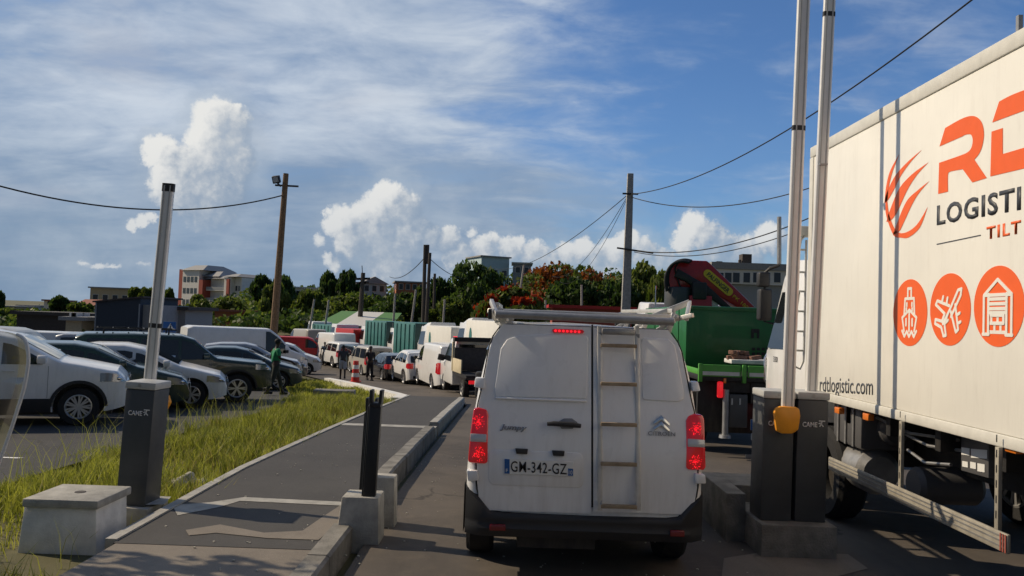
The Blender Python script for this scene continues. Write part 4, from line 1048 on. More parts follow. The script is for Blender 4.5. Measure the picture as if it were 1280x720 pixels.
MB().prism([P(x, y, 10.45)-B0 for x, y in ((966,418),(974,424),(974,444),(966,441))], (.02, .01, 0)).build('quarter_window', 'car_glass', BT)
text('cab_number', '330', 'letter_dark', BT, onX(966.5, 452, 3.417)-B0, (0, -1, 0), (0, 0, 1), .16, .07)
# ------------------------------------------------------------------ green flatbed truck with folded crane
GT = thing('crane_truck', 'dark green flatbed truck with a folded red loading crane', 'truck', (4.5, 13.0, zg(13)))
g0 = Vector(GT.location)
def gl(x, y, z): return Vector((x, y, z))-g0
def gpx(px, py, Y): return P(px, py, Y)-g0
XL, XR = 3.05, 5.70
b = MB(); b.box(gl(XL, 12.62, 1.10), gl(XR, 19.2, 1.19)); b.build('bed_floor', 'chassis', GT, bevel=.006)
for x0, x1 in ((XL, 3.74), (3.80, 4.9), (4.95, XR)):
    b = MB(); b.box(gl(x0+.03, 12.60, 1.17), gl(x1-.03, 12.635, 1.36)); b.build('tailboard', 'lime_steel', GT, bevel=.008)
    MB().box(gl(x0+.05, 12.592, 1.19), gl(x1-.05, 12.598, 1.25)).build('board_stripe', 'roof_white', GT)
for x in (XL+.015, 3.77, 4.925): MB().box(gl(x-.03, 12.585, 1.08), gl(x+.03, 12.64, 1.37)).build('board_post', 'lime_steel', GT, bevel=.006)
b = MB()
for k in range(3): b.box(gl(XL-.005, 12.7+k*2.1, 1.19), gl(XL+.03, 14.72+k*2.1, 1.28))
b.build('sideboard', 'lime_steel', GT, bevel=.008)
# dark green tall body with a slot in its rear wall
zt = P(890, 383, 14.0).z
SKP = MB(); SKP.box(gl(3.13, 14.0, 1.195), gl(5.68, 18.3, zt)); SK_ = SKP.build('tall_body', 'green_steel', GT, bevel=.015)
b = MB()
for k in range(3): b.box(gl(3.115, 14.6+k*1.2, 1.2), gl(3.128, 14.7+k*1.2, zt-.02))
b.box(gl(3.12, 13.985, zt-.07), gl(5.69, 13.998, zt-.005))
b.build('body_ribs', 'green_steel', SK_, bevel=.004)
b = MB(); p0, p1 = gpx(939, 411, 13.99), gpx(949, 423, 13.99)
b.box((p0.x, p0.y-.004, p1.z), (p0.x+.05, p0.y-.0, p0.z)); b.box((p1.x-.04, p0.y-.004, p1.z), (p1.x, p0.y, p0.z)); b.box((p0.x, p0.y-.006, p0.z-.07), (p1.x, p0.y-.002, p0.z))
for r in range(3):
    for c in range(5): q = gpx(940+c*6, 438+r*6, 13.99); b.box((q.x, q.y-.004, q.z), (q.x+.055, q.y, q.z+.05))
b.build('wall_slots', 'chassis', SK_)
# slab and loose bricks on the ledge: each brick lies on the bed
p = P(910, 456, 13.2)
tag(MB().box((p.x, 13.0, 1.367), (P(950, 456, 13.2).x+.15, 13.45, 1.435)).build('concrete_slab', 'concrete_white', bevel=.01), 'pale flat slab lying across the tail of the green truck', 'slab')
for k in range(11):
    px = 917+k % 7*4.6+rnd.uniform(-1, 1); lay = k//7; q = P(px, 450, 13.15)
    o = MB().box((-.1, -.05, 0), (.1, .05, .065)).build('brick', 'brick', bevel=.006); o.location = (q.x, 13.12+rnd.uniform(0, .2), 1.437+lay*.07); o.rotation_euler = (0, rnd.uniform(-.15, .15), rnd.uniform(0, 3)); 
    tag(o, 'loose brick heaped on the pale slab at the tail of the green truck', 'brick', 'bricks heaped on the green truck')
# rear underside
MB().box(gl(3.12, 15.0, .1), gl(3.7, 18.8, 1.05)).build('sun_blocker', 'chassis', GT, bevel=.02)  # added box that keeps the sun off the ground under the bed
MB().box(gl(3.10, 12.9, .24), gl(5.55, 12.98, 1.09)).build('rear_panel', 'chassis', GT, bevel=.01)
b = MB(); b.box(gl(3.9, 12.66, .75), gl(4.1, 22.5, 1.08)); b.box(gl(4.9, 12.66, .75), gl(5.1, 22.5, 1.08)); b.box(gl(3.45, 12.7, .92), gl(5.6, 12.85, 1.09)); b.box(gl(3.5, 15.2, .6), gl(5.5, 17.5, 1.05)); b.build('chassis', 'chassis', GT, smooth=False)
for y in (13.95, 20.6):
    for sg in (-1, 1): wheel(GT, 4.40+sg*1.14-g0.x, y-g0.y, .50, .34, -sg, 8, 'steel', 'X')
for sg in (-1, 1):
    b = MB(); ri, ro = [], []
    for k in range(15):
        a = R_(-10)+R_(200)*k/14; ri.append(gl(4.40+sg*1.32, 13.95+.6*math.cos(a), zg(13)+.52+.6*math.sin(a))); ro.append(gl(4.40+sg*.98, 13.95+.6*math.cos(a), zg(13)+.52+.6*math.sin(a)))
    b.sheet([ri, ro]); bmesh.ops.solidify(b.bm, geom=b.bm.faces[:], thickness=.012); b.build('mudguard', 'black_plastic', GT)
    MB().tube([p+Vector((0, 0, .012)) for p in ri], .018, 6).build('mudguard_edge', 'cap_grey', GT)
p = gpx(900, 487, 12.6); MB().box(p+Vector((-.045, -.04, -.13)), p+Vector((.045, .04, .13))).build('tail_light', 'red_lamp', GT, bevel=.025)
p = gpx(906, 476, 12.6); MB().box(p+Vector((-.02, -.02, -.04)), p+Vector((.02, .02, .04))).build('marker_lamp', 'amber', GT, bevel=.008)
a, c = gpx(908, 487, 12.6), gpx(908, 546, 12.6); MB().lathe([(.05, c.z), (.05, a.z)], 'Z', 12, (a.x, a.y+.02, 0)).build('stabiliser_leg', 'steel', GT)
MB().lathe([(.10, c.z-.02), (.09, c.z+.03)], 'Z', 12, (a.x, a.y+.02, 0)).build('stabiliser_foot', 'steel', GT)
a, c = gpx(912, 493, 12.6), gpx(934, 535, 12.6)
TBX = MB().box((a.x, a.y, c.z), (c.x, a.y+.5, a.z)).build('tool_box', 'cabinet_grey', GT, bevel=.012)
b = MB()
for px in (915, 925): q = gpx(px, 502, 12.59); b.box(q+Vector((-.012, -.01, -.05)), q+Vector((.012, .0, .05)))
b.build('latch', 'cap_grey', TBX)
p = gpx(951, 518, 12.62); MB().box(p+Vector((-.10, -.03, -.08)), p+Vector((.16, .03, .08))).build('tail_light', 'red_lamp', GT, bevel=.02)
p = gpx(952, 503, 12.62); MB().box(p+Vector((-.06, -.03, -.05)), p+Vector((.05, .03, .05))).build('indicator', 'amber', GT, bevel=.015)
a, c = gpx(941, 537, 12.62), gpx(941, 525, 12.62)
NPG = MB().box((a.x-.04, a.y-.01, a.z-.01), (a.x+.48, a.y, c.z+.01)).build('number_plate', 'plate_white', GT, bevel=.004)
MB().box((a.x-.038, a.y-.013, a.z-.008), (a.x+.01, a.y-.011, c.z+.008)).build('country_band', 'plate_blue', NPG)
text('plate_lettering', 'HE', 'black_plastic', NPG, (a.x+.04, a.y-.012, a.z+.03), (1, 0, 0), (0, 0, 1), .12, .09, weight=.01)
b = MB(); q = gpx(940, 551, 12.55); b.box(q, q+Vector((2.0, .08, .11))); b.build('underrun_bar', 'cap_grey', GT, bevel=.015)
b = MB()
for y_ in (570, 575): b.bar(gpx(932, y_, 12.7), gpx(932, y_, 12.7)+Vector((1.2, 0, 0)), .03, .05)
b.build('low_step', 'steel', GT)
# crane
CY = 19.0
CR = thing('crane', None, None); CR.parent = GT
def cp(px, py, Y=CY): return gpx(px, py, Y)
b = MB(); b.prism([cp(x, y) for x, y in curve([(836,360),(836,345),(840,332),(847,326),(856,325)])+[(884,326),(890,331),(944,384),(922,384),(872,354),(866,360)]], (0, .42, 0)); b.build('main_boom', 'crane_red', CR, bevel=.025)
b = MB(); b.prism([cp(x, y, CY-.02) for x, y in ((846,336),(860,344),(884,358),(912,384),(902,384),(876,366),(856,352),(842,346))], (0, -.14, 0)); b.build('hydraulic_ram', 'black_plastic', CR, bevel=.02)
b = MB()
for k in range(4): b.tube([cp(x-k*1.2+1, y+k*.8, CY-.05-.05*k) for x, y in curve([(836,362),(834,350),(836,338),(843,328),(854,324.5),(864,326)])], .03, 8)
b.tube([cp(x, y, CY-.12) for x, y in curve([(850,326),(844,336),(848,352),(852,362)])], .022, 6)
b.build('hoses', 'cable', CR)
b = MB(); b.box(cp(866, 374, CY-.3), cp(878, 354, CY+.2)); b.build('boom_joint', 'black_plastic', CR, bevel=.04)
MB().prism([cp(x, y, CY-.1) for x, y in ((884,361),(888,362),(899,384),(887,384))], (0, .12, 0)).build('support_strut', 'plate_white', CR, bevel=.01)
a, c = cp(834, 380, 18.7), cp(868, 359, 18.7); MB().lathe([((c.x-a.x)/2, a.z-.35), ((c.x-a.x)/2, c.z), (.0001, c.z)], 'Z', 28, ((a.x+c.x)/2, a.y+.34, 0)).build('oil_tank', 'cabinet_grey', CR, bevel=.02)
b = MB(); b.box(gl(4.0, 18.6, .9), gl(5.2, 19.2, 1.3)); b.box(gl(4.25, 18.75, 1.3), gl(4.8, 19.05, P(880, 370, CY).z)); b.build('column', 'crane_red', CR, bevel=.03)
u = cp(905, 363)-cp(886, 339); v = Vector((-u.z, 0, u.x))
bb = MB(); o0 = cp(884.5, 342, CY-.012); L_ = cp(911, 364.5, CY-.012)-o0; vv = Vector((-L_.z, 0, L_.x)).normalized(); w_ = .20
pts = []
for k in range(13): a = math.pi/2+math.pi*k/12; pts.append(o0+L_.normalized()*(w_/2*math.cos(a))+vv*(w_/2*math.sin(a)))
for k in range(13): a = -math.pi/2+math.pi*k/12; pts.append(o0+L_+L_.normalized()*(w_/2*math.cos(a))+vv*(w_/2*math.sin(a)))
bb.prism(pts, (0, -.01, 0)); LB = bb.build('label_plate', 'yellow_label', CR, smooth=False)
text('label_lettering', 'PALFINGER', 'letter_dark', LB, o0-vv*.055+Vector((0, -.012, 0)), L_, vv, L_.length, .11, weight=.02, depth=.003)
o1 = o0+L_*1.22-vv*.05; text('model_lettering', 'PK 18002', 'yellow_label', CR, o1, L_, vv, .62, .085, weight=.01, depth=.003)
# its cab
b = MB(); ra = lambda y, zt_, i=0: [gl(3.36+i, y, .3), gl(5.64-i, y, .3), gl(5.64-i, y, 1.5), gl(5.5-i, y, zt_), gl(3.5+i, y, zt_), gl(3.36+i, y, 1.5)]
b.loft([ra(20.0, 2.50), ra(21.5, 2.55), ra(21.9, 2.3, .02), ra(22.15, 1.3, .04), ra(22.2, .3, .05)]); b.build('cab', 'white_paint', GT, bevel=.05)
MB().prism([gl(3.352, 22.0, 1.45), gl(3.352, 20.9, 1.45), gl(3.47, 20.9, 2.25), gl(3.47, 21.75, 2.25)], (.012, 0, 0)).build('side_window', 'car_glass', GT)
b = MB(); q = gl(3.02, 21.9, 1.55); b.box(q+Vector((-.12, -.12, -.1)), q+Vector((.12, .05, .62))); b.build('mirror', 'black_plastic', GT, bevel=.04)
b = MB(); q = gl(3.02, 21.9, 1.55); b.tube([q+Vector((-.05,.05,.66)), q+Vector((.45,-.1,.75))], .025, 8); b.tube([q+Vector((0,0,-.12)), q+Vector((.4,-.1,-.2))], .025, 8); b.tube([gl(3.6,19.6,1.2), gl(3.6,19.6,P(813,357,19.6).z)], .02, 6); b.build('mirror_bracket', 'chrome', GT)
b = MB(); b.box(gl(3.5, 19.65, .6), gl(5.5, 19.95, 1.9)); b.build('cab_frame', 'black_plastic', GT, bevel=.02)

# ------------------------------------------------------------------ the queue ahead
def gnd(px, py): q = G(px, py); return Vector((q.x, q.y, zg(q.y)))
HD = lambda deg: R_(90+deg)       # heading turned left of straight ahead
def place(rear_px, rear_py, deg, back):   # thing origin from a rear-axle ground point
    q = gnd(rear_px, rear_py); a = HD(deg); return Vector((q.x+math.cos(a)*back, q.y+math.sin(a)*back, q.z))
# white flatbed pickup
o = place(579, 496, 16, 1.5); o += Vector((math.cos(HD(16)-math.pi/2), math.sin(HD(16)-math.pi/2), 0))*.85; o.z = zg(o.y)
PK = thing('flatbed_pickup', 'white flatbed pickup with dark rear rack and wooden sideboard', 'pickup', o, HD(16))
b = MB()
cr = lambda x, zt_, i=0: [(x, -.92+i, .35), (x, .92-i, .35), (x, .94-i, 1.1), (x, .80-i, zt_), (x, -.80+i, zt_), (x, -.94+i, 1.1)]
b.loft([cr(.15, 2.02), cr(1.1, 2.05), cr(1.3, 1.98), cr(2.0, 1.25, .02), cr(2.65, 1.05, .05), cr(2.75, .6, .1)]); b.build('cab', 'white_paint', PK, bevel=.04)
for sg in (-1, 1):
    MB().prism([(.45, sg*.935, 1.2), (1.75, sg*.935, 1.2), (1.25, sg*.825, 1.85), (.45, sg*.825, 1.85)], (0, sg*.012, 0)).build('side_window', 'car_glass', PK)
    MB().bar((1.75, sg*.93, 1.25), (1.72, sg*1.18, 1.3), .12, .24).build('mirror', 'black_plastic', PK, bevel=.03)
MB().prism([(.14, -.7, 1.2), (.14, .7, 1.2), (.14, .7, 1.85), (.14, -.7, 1.85)], (-.01, 0, 0)).build('rear_window', 'car_glass', PK)
MB().prism([(1.36, -.7, 1.93), (1.36, .7, 1.93), (1.98, .8, 1.32), (1.98, -.8, 1.32)], (.02, 0, .02)).build('windscreen', 'car_glass', PK)
b = MB(); b.box((-2.3, -.95, .78), (.05, .95, .88)); b.box((-2.1, -.4, .45), (2.0, .4, .75)); b.build('bed', 'chassis', PK)
b = MB(); b.box((-1.5, .93, .88), (.05, .97, 1.36)); b.build('sideboard', 'bed_board', PK, bevel=.006)
b = MB(); b.box((-.05, .90, .88), (.05, .99, 1.95)); b.build('stake', 'bed_board', PK, bevel=.006)
b = MB(); b.box((-.2, -.95, 1.96), (.12, .95, 2.12)); b.box((.0, .89, .9), (.07, .95, 1.96)); b.box((.0, -.95, .9), (.07, -.89, 1.96)); b.build('rear_rack', 'chassis', PK)
MB().box((.0, -.88, .9), (.05, .88, 1.74)).build('rack_panel', 'rack_panel', PK, bevel=.01)
MB().box((-2.3, -.95, .88), (-.2, -.91, 1.25)).build('sideboard', 'bed_board', PK, bevel=.006)
for x in (1.85, -1.45):
    for sg in (-1, 1): wheel(PK, x, sg*.80, .34, .22, sg, 5, 'steel', far=True)
for sg in (-1, 1): MB().box((-2.38, sg*.75-.12, .6), (-2.34, sg*.75+.12, .72)).build('tail_light', 'red_lamp', PK)
MB().box((.12, .78, 1.98), (.2, .93, 2.14)).build('cab_lamp', 'red_lit', PK, bevel=.02)

def queue_car(name, label, cat, spec, paint, px, py, deg, **k):
    S = SPECS[spec]; a = HD(deg); q = gnd(px, py)   # px,py: left rear wheel on the ground
    c = q+Vector((math.cos(a), math.sin(a), 0))*(-S['ax'][1])+Vector((math.sin(a), -math.cos(a), 0))*(S['W']/2-.1)
    c.z = zg(c.y)
    sl = math.atan2(zg(c.y+2)-zg(c.y-2), 4)
    o = car(name, label, cat, spec, paint, c, a, 'vehicles queuing ahead', far=True, **k); return o
queue_car('panel_van', 'white panel van in the queue, right behind the flatbed pickup\'s cab', 'van', 'panel_van', 'white_paint', 541, 486, 17.5, rear_blind=True)
queue_car('compact_car', 'small white high-bodied car in the queue between white van and black hatchback', 'car', 'compact_suv', 'white_paint', 506, 480, 20, clad=True)
queue_car('hatchback', 'black hatchback in the queue behind the person in dark clothes', 'car', 'hatch', 'black_paint', 478.5, 475.5, 23)
queue_car('estate_car', 'silver boxy car with dark roof in the queue beside the striped cone', 'car', 'small_van', 'beige_paint', 453, 469, 26)
queue_car('small_van', 'dark blue van in the queue ahead of the silver boxy car', 'van', 'small_van', 'navy_paint', 437, 464, 28, rear_blind=True)
queue_car('off_road_car', 'white boxy off-roader in the queue beyond the walker in shorts', 'car', 'off_roader', 'white_paint', 416, 459.5, 30)
queue_car('tall_van', 'tall white van in the queue with its grey back doors in shade', 'van', 'tall_van', 'white_paint', 409, 456, 31, rear_blind=True)
queue_car('hatchback', 'grey car in the queue between the tall white van and the box van', 'car', 'hatch', 'grey_paint', 386, 450, 33)
queue_car('box_van', 'cream and grey van at the far end of the queue', 'van', 'tall_van', 'beige_paint', 377, 446, 34, rear_blind=True)

# ------------------------------------------------------------------ lorries in the farther lane
def lorry(name, label, x_l, x_r, y_top, Y, deg, body, rear, h, length, px_cab=True, group='lorries in the farther lane', ribs=True, cabm='white_paint'):
    """x_l: pixel of the far front corner; rear end spans x_r; rests on the road"""
    a = HD(deg); q = P(x_r, y_top, Y); base = Vector((q.x, q.y, zg(Y))); fw = Vector((math.cos(a), math.sin(a), 0)); rt = Vector((math.sin(a), -math.cos(a), 0))
    top = q.z-base.z
    t = thing(name, label, 'lorry', base, a, group)      # origin: rear left corner, +x ahead, -y to the right
    b = MB(); z0 = top-h; b.box((0, -2.44, z0), (length, 0, top)); BX = b.build('container' if ribs else 'box_body', body, t, bevel=.02)
    if ribs:
        b = MB(); n = int(length/1.0)
        for k in range(n): b.box((.1+k*length/n, .0, z0+.1), (.1+k*length/n+.52, .07, top-.1))
        b.build('ribs', body, BX, bevel=.015)
        MB().box((-.03, -2.42, z0+.02), (-.002, -.02, top-.02)).build('rear_door', rear, BX)
        b = MB()
        for y in (-.5, -.95, -1.5, -1.95): b.bar((-.05, y, z0+.1), (-.05, y, top-.1), .04, .04)
        b.build('lock_rods', 'steel', BX)
    else:
        MB().box((-.03, -2.38, z0+.08), (-.002, -.06, top-.08)).build('rear_door', rear, BX)
    b = MB(); b.box((.2, -1.75, .7), (length+2, -.7, z0-.01)); b.box((0, -2.3, .55), (.12, -.15, .85)); b.build('chassis', 'chassis', t)
    b = MB(); L0_ = length+.25
    b.loft([[(x, y, z) for y, z in ((-2.4+i, .6), (-.05-i, .6), (-.05-i, 1.7), (-.18-i, zt_), (-2.25+i, zt_), (-2.4+i, 1.7))] for x, zt_, i in ((L0_, 2.85, 0), (L0_+1.5, 2.9, 0), (L0_+1.85, 2.4, .03), (L0_+2.05, 1.5, .05), (L0_+2.1, .6, .06))]); b.build('cab', cabm, t, bevel=.05)
    MB().prism([(L0_+.5, -.045, 1.75), (L0_+1.75, -.05, 1.75), (L0_+1.5, -.16, 2.6), (L0_+.5, -.16, 2.6)], (0, .012, 0)).build('side_window', 'car_glass', t)
    for x in (1.2, 2.4, L0_+.9):
        for y, sg in ((-.25, 1), (-2.2, -1)): wheel(t, x, y, .48, .3, sg, 5, 'steel', far=True)
    for y in (-.3, -2.15): MB().box((-.06, y-.15, .75), (-.03, y+.15, .88)).build('tail_light', 'red_lamp', t)
    return t
lorry('container_lorry', 'lorry with a dull teal ribbed container, just left of the white box lorries', 490, 519, 404, 52, 22, 'teal_metal', 'teal_shaded', 2.6, 5.9)
lorry('container_lorry', 'lorry with a teal ribbed container, next to the red tipper', 460, 483, 402, 61, 26, 'teal_metal', 'teal_shaded', 2.6, 6.0)
lorry('container_lorry', 'lorry with a light teal ribbed container in front of the striped roof warehouse', 397, 420, 407, 78, 32, 'teal_metal', 'teal_shaded', 2.6, 7.5)
lorry('tipper_lorry', 'red tipper lorry between two teal container lorries', 430, 442, 412, 68, 30, 'red_metal', 'red_metal', 1.9, 5.0, ribs=False)
W1 = lorry('box_lorry', 'white box lorry with a ribbed tail in the farther lane, above the queuing white van', 533, 564, 409, 44, 22, 'cream_panel', 'rail_grey', 2.5, 5.0, ribs=False)
W2_ = lorry('box_lorry', 'white box lorry with a rounded cab roof and green leaf emblem', 592, 624, 402, 36, 20, 'cream_panel', 'rail_grey', 2.4, 5.2, ribs=False)
for w, x in ((W1, 4.2), (W2_, 4.4)):
    b = MB(); zt_ = max(v[2] for ch in w.children if ch.name.startswith('box') for v in ch.bound_box)
    b.prism([(x+.35*math.cos(a)*.7, .004, zt_-.9+.35*math.sin(a)*1.5) for a in [2*math.pi*k/14 for k in range(14)]], (0, .006, 0)); b.build('leaf_emblem', 'teal_metal', w, smooth=False)
    b = MB(); b.loft([[(5.45+d, y, z) for y, z in ((-2.1, 2.88), (-.3, 2.88), (-.4, 2.88+h_), (-2.0, 2.88+h_))] for d, h_ in ((.0, .30), (.7, .25), (1.4, .06))]); b.build('roof_deflector', 'white_paint', w, bevel=.05)

# ------------------------------------------------------------------ parked cars on the left, noses to the grass
def parked(name, label, cat, spec, paint, px, py, deg, **k):   # px,py: near front wheel on the ground
    S = SPECS[spec]; a = R_(deg); q = gnd(px, py)
    c = q+Vector((math.cos(a), math.sin(a), 0))*(-S['ax'][0])+Vector((-math.sin(a), math.cos(a), 0))*(S['W']/2-.1); c.z = zg(q.y)
    return car(name, label, cat, spec, paint, c, a, 'cars parked beside the grass', **k)
parked('compact_car', 'white compact off-roader with black sills, first car beside the grass', 'car', 'compact_suv', 'white_paint', 97, 532, 24, clad=True, spokes=9)
parked('saloon_car', 'dark green-black car, its nose behind the lone barrier cabinet', 'car', 'hatch', 'green_paint_dark', 186, 516, 23)
parked('hatchback', 'white hatchback with alloy wheels parked before the dark green off-roader', 'car', 'hatch', 'white_paint', 238, 510, 20, spokes=7)
o = parked('off_road_car', 'dark green off-roader with gold side stripe and roof rack', 'car', 'off_roader', 'green_paint_dark', 295, 503, 27, spokes=6, clad=True)
b = MB()
for y in (-.55, .55): b.bar((-1.9, y, 1.97), (.0, y, 1.95), .03, .03)
for k in range(6): b.bar((-1.85+k*.36, -.55, 1.96), (-1.85+k*.36, .55, 1.96), .03, .02)
for x in (-1.7, -.2):
    for y in (-.55, .55): b.bar((x, y, 1.83), (x, y, 1.97), .04, .04)
b.build('roof_rack', 'black_plastic', o); o.scale = (1, 1, .955)
b = MB(); b.prism([(-1.0, -.956, .93), (1.0, -.956, .90), (1.25, -.95, 1.0), (1.05, -.952, 1.0), (.9, -.956, .955), (-1.0, -.957, .97)], (0, -.004, 0)); b.build('side_stripe', 'gold_trim', o, smooth=False)
MB().lathe([(.0001, .0), (.26, .02), (.30, .1), (.30, .2), (.2, .24)], 'X', 20, (-2.62, 0, 1.1)).build('spare_wheel', 'rubber', o)
parked('sedan_car', 'dark navy car with steep windscreen behind the man in green', 'car', 'hatch', 'navy_paint', 348, 488, 18)
parked('silver_car', 'silver car whose white nose shows just past the man in green', 'car', 'compact_suv', 'silver_paint', 352, 482, 18)
parked('hatchback', 'black hatchback, farthest of the row beside the grass', 'car', 'hatch', 'grey_paint', 362, 476, 18)
# farther rows
def lot(name, label, cat, spec, paint, X, Y, deg): 
    return car(name, label, cat, spec, paint, (X, Y, zg(Y)), R_(deg), 'cars in the farther parking rows', far=True)
q = P(292, 420, 36); lot('tall_van', 'long tall white van parked behind the dark green off-roader', 'van', 'tall_van', 'white_paint', q.x+.2, 37, 33)
q = P(110, 420, 26); lot('hatchback', 'white car whose roof shows above the row, beside the blue shed', 'car', 'compact_suv', 'white_paint', q.x+1.0, 27, 14)
q = P(65, 420, 24); lot('dark_car', 'dark blue car with roof bars behind the white compact off-roader', 'car', 'compact_suv', 'navy_paint', q.x, 22.5, 16)
q = P(15, 415, 25); lot('pickup_truck', 'pale double-window car farthest to the side of the rows', 'car', 'off_roader', 'beige_paint', q.x, 25, 10)
q = P(180, 425, 33); lot('estate_car', 'silver people carrier between the off-roader and the white car', 'car', 'small_van', 'silver_paint', q.x, 31, 14)
q = P(370, 440, 47); lot('light_truck', 'white light truck cab facing the road beside the timber pole', 'truck', 'small_van', 'white_paint', q.x-.6, 46.5, 12)
q = P(345, 432, 56); lot('red_van', 'red van parked beyond the timber pole', 'van', 'panel_van', 'red_metal', q.x, 62, 12)
q = P(225, 415, 52); lot('grey_van', 'grey van parked below the crossing sign', 'van', 'panel_van', 'silver_paint', q.x, 52, 10)
q = P(85, 412, 42); lot('white_van', 'white van far back in the parking rows near the low brown roof', 'van', 'panel_van', 'white_paint', q.x, 42, 12)
q = P(40, 412, 36); lot('hatchback', 'grey car far back beside the white van', 'car', 'hatch', 'silver_paint', q.x, 36, 12)
# ------------------------------------------------------------------ people
def skin(name, V, E, rad, m, parent=None, root=0, sub=2):
    me = bpy.data.meshes.new(name); me.from_pydata([Vector(v) for v in V], E, []); ob = bpy.data.objects.new(name, me); C.objects.link(ob)
    ob.modifiers.new('skin', 'SKIN').use_smooth_shade = True
    sv = me.skin_vertices[0].data
    for i, r in enumerate(rad): sv[i].radius = (r if isinstance(r, tuple) else (r, r)); sv[i].use_root = (i == root)
    s = ob.modifiers.new('sub', 'SUBSURF'); s.levels = s.render_levels = sub
    bpy.context.view_layer.update()
    m2 = bpy.data.meshes.new_from_object(ob.evaluated_get(bpy.context.evaluated_depsgraph_get())); m2.name = name
    bpy.data.objects.remove(ob); m2.materials.clear(); m2.materials.append(M[m]); m2.polygons.foreach_set('use_smooth', [True]*len(m2.polygons))
    return link(name, m2, parent)
def person(label, loc, rz, shirt, legs, shorts=False, stride=.22, arm_bend=.2, h=1.76):
    """faces local +x; every joint in metres for a 1.76 m figure"""
    t = thing('person', label, 'person', loc, rz); s = h/1.76
    hip, sh = .93, 1.44
    J = dict(pel=(0,0,.96), waist=(0,0,1.10), chest=(.01,0,1.30), neck=(.02,0,1.50), neck2=(.03,0,1.56), head=(.05,0,1.64), top=(.04,0,1.72))
    names = ['pel','waist','chest','neck','neck2','head','top']; V = [J[n] for n in names]; Rr = [(.145,.11),(.13,.10),(.155,.11),(.062,.06),(.055,.055),(.082,.095),(.065,.075)]
    E = [(i, i+1) for i in range(6)]
    def add(p, r, to): V.append(p); Rr.append(r); E.append((to, len(V)-1)); return len(V)-1
    legsV = {}; armsV = {}
    for sg in (-1, 1):
        f = stride*sg
        i = add((0, sg*.095, .90), (.095,.095), 0); j = add((f*.55+.03, sg*.10, .49), (.062,.062), i); k = add((f-.02*(1-sg), sg*.10, .10+(.05 if f < 0 else 0)), (.042,.042), j)
        e = add((f+.13, sg*.11, .035+(.02 if f < 0 else 0)), (.038,.034), k); add((f-.05, sg*.10, .04+(.05 if f < 0 else 0)), (.034,.034), k); legsV[sg] = (i, j, k)
        a = add((.01, sg*.195, 1.42), (.058,.058), 2); b_ = add((-f*.35-.03, sg*.245, 1.16), (.043,.043), a); c = add((-f*.7+arm_bend*.5, sg*.25, .94+arm_bend*.25), (.032,.032), b_)
        d = add((-f*.75+arm_bend*.62, sg*.245, .86+arm_bend*.3), (.036,.026), c); armsV[sg] = (a, b_, c)
        for q in range(4): add((-f*.78+arm_bend*.7+.02*(q-1.5), sg*.24+.004*q*sg, .775+arm_bend*.33+(.012 if q in (1, 2) else 0)), (.009,.009), d)
        add((-f*.75+arm_bend*.7+.045, sg*.225, .83+arm_bend*.32), (.010,.010), d)
    V = [Vector(v)*s for v in V]; Rr = [(a*s, b_*s) for a, b_ in Rr]
    skin('body', V, E, Rr, 'skin', t)
    g = 1.17
    def sub(idx, extra): 
        return idx
    # shirt: torso with sleeves
    tv = [V[0]+Vector((0,0,.02)), V[1], V[2], V[3]-Vector((0,0,.03))]; te = [(0,1),(1,2),(2,3)]; tr = [(.165*s,.128*s),(.155*s,.12*s),(.175*s,.13*s),(.085*s,.08*s)]
    for sg in (-1, 1):
        a, b_, c = armsV[sg]; tv += [V[a], V[a].lerp(V[b_], .8)]; n = len(tv); te += [(2, n-2), (n-2, n-1)]; tr += [(.075*s,.075*s), (.064*s,.064*s)]
    skin('shirt', tv, te, tr, shirt, t)
    pv = [V[0]-Vector((0,0,.0)), V[0]+Vector((0,0,.06))]; pe = [(0,1)]; pr = [(.16*s,.125*s), (.15*s,.12*s)]
    for sg in (-1, 1):
        i, j, k = legsV[sg]; pv += [V[i], V[j]] + ([] if shorts else [V[j].lerp(V[k], .95)]); n = len(pv)
        if shorts: pe += [(0, n-2), (n-2, n-1)]; pr += [(.112*s,.112*s), (.088*s,.088*s)]
        else: pe += [(0, n-3), (n-3, n-2), (n-2, n-1)]; pr += [(.108*s,.108*s), (.078*s,.078*s), (.062*s,.062*s)]
    skin('shorts' if shorts else 'trousers', pv, pe, pr, legs, t)
    hv = MB(); c = Vector((.035, 0, 1.675))*s; b = hv
    bmesh.ops.create_uvsphere(b.bm, u_segments=16, v_segments=10, radius=1)
    for q in b.bm.verts:
        q.co = Vector((q.co.x*.105*s, q.co.y*.088*s, q.co.z*.092*s))+c
    bmesh.ops.delete(b.bm, geom=[q for q in b.bm.verts if q.co.x > .085*s and q.co.z < 1.70*s], context='VERTS')
    b.build('hair', 'hair', t)
    for sg in (-1, 1):
        i, j, k = legsV[sg]; f = V[k]; b = MB(); b.box((f.x-.07*s, f.y-.045*s, f.z-.10*s), (f.x+.19*s, f.y+.045*s, f.z-.02*s)); b.build('shoe', 'cloth_dark', t, bevel=.02)
    b = MB()
    for sg in (-1, 1): b.lathe([(.0001, .0), (.012*s, .004)], 'X', 8, Vector((.135, sg*.033, 1.645))*s)
    b.build('eyes', 'plate_white', t)
    MB().loft([[Vector((x, y*k, z))*s for y, z in ((-.014, 1.60), (.014, 1.60), (.006, 1.645), (-.006, 1.645))] for x, k in ((.12, 1), (.155, .5))]).build('nose', 'skin', t)
    return t
q = gnd(343, 494); person('man in a green T-shirt and dark trousers walking among the parked cars', q, R_(30), 'shirt_green', 'cloth_olive', stride=.24, arm_bend=.5)
q = gnd(428, 474); person('walker in grey shirt and pale shorts on the road edge', q, R_(105), 'cloth_grey', 'cloth_pale', True, stride=.16)
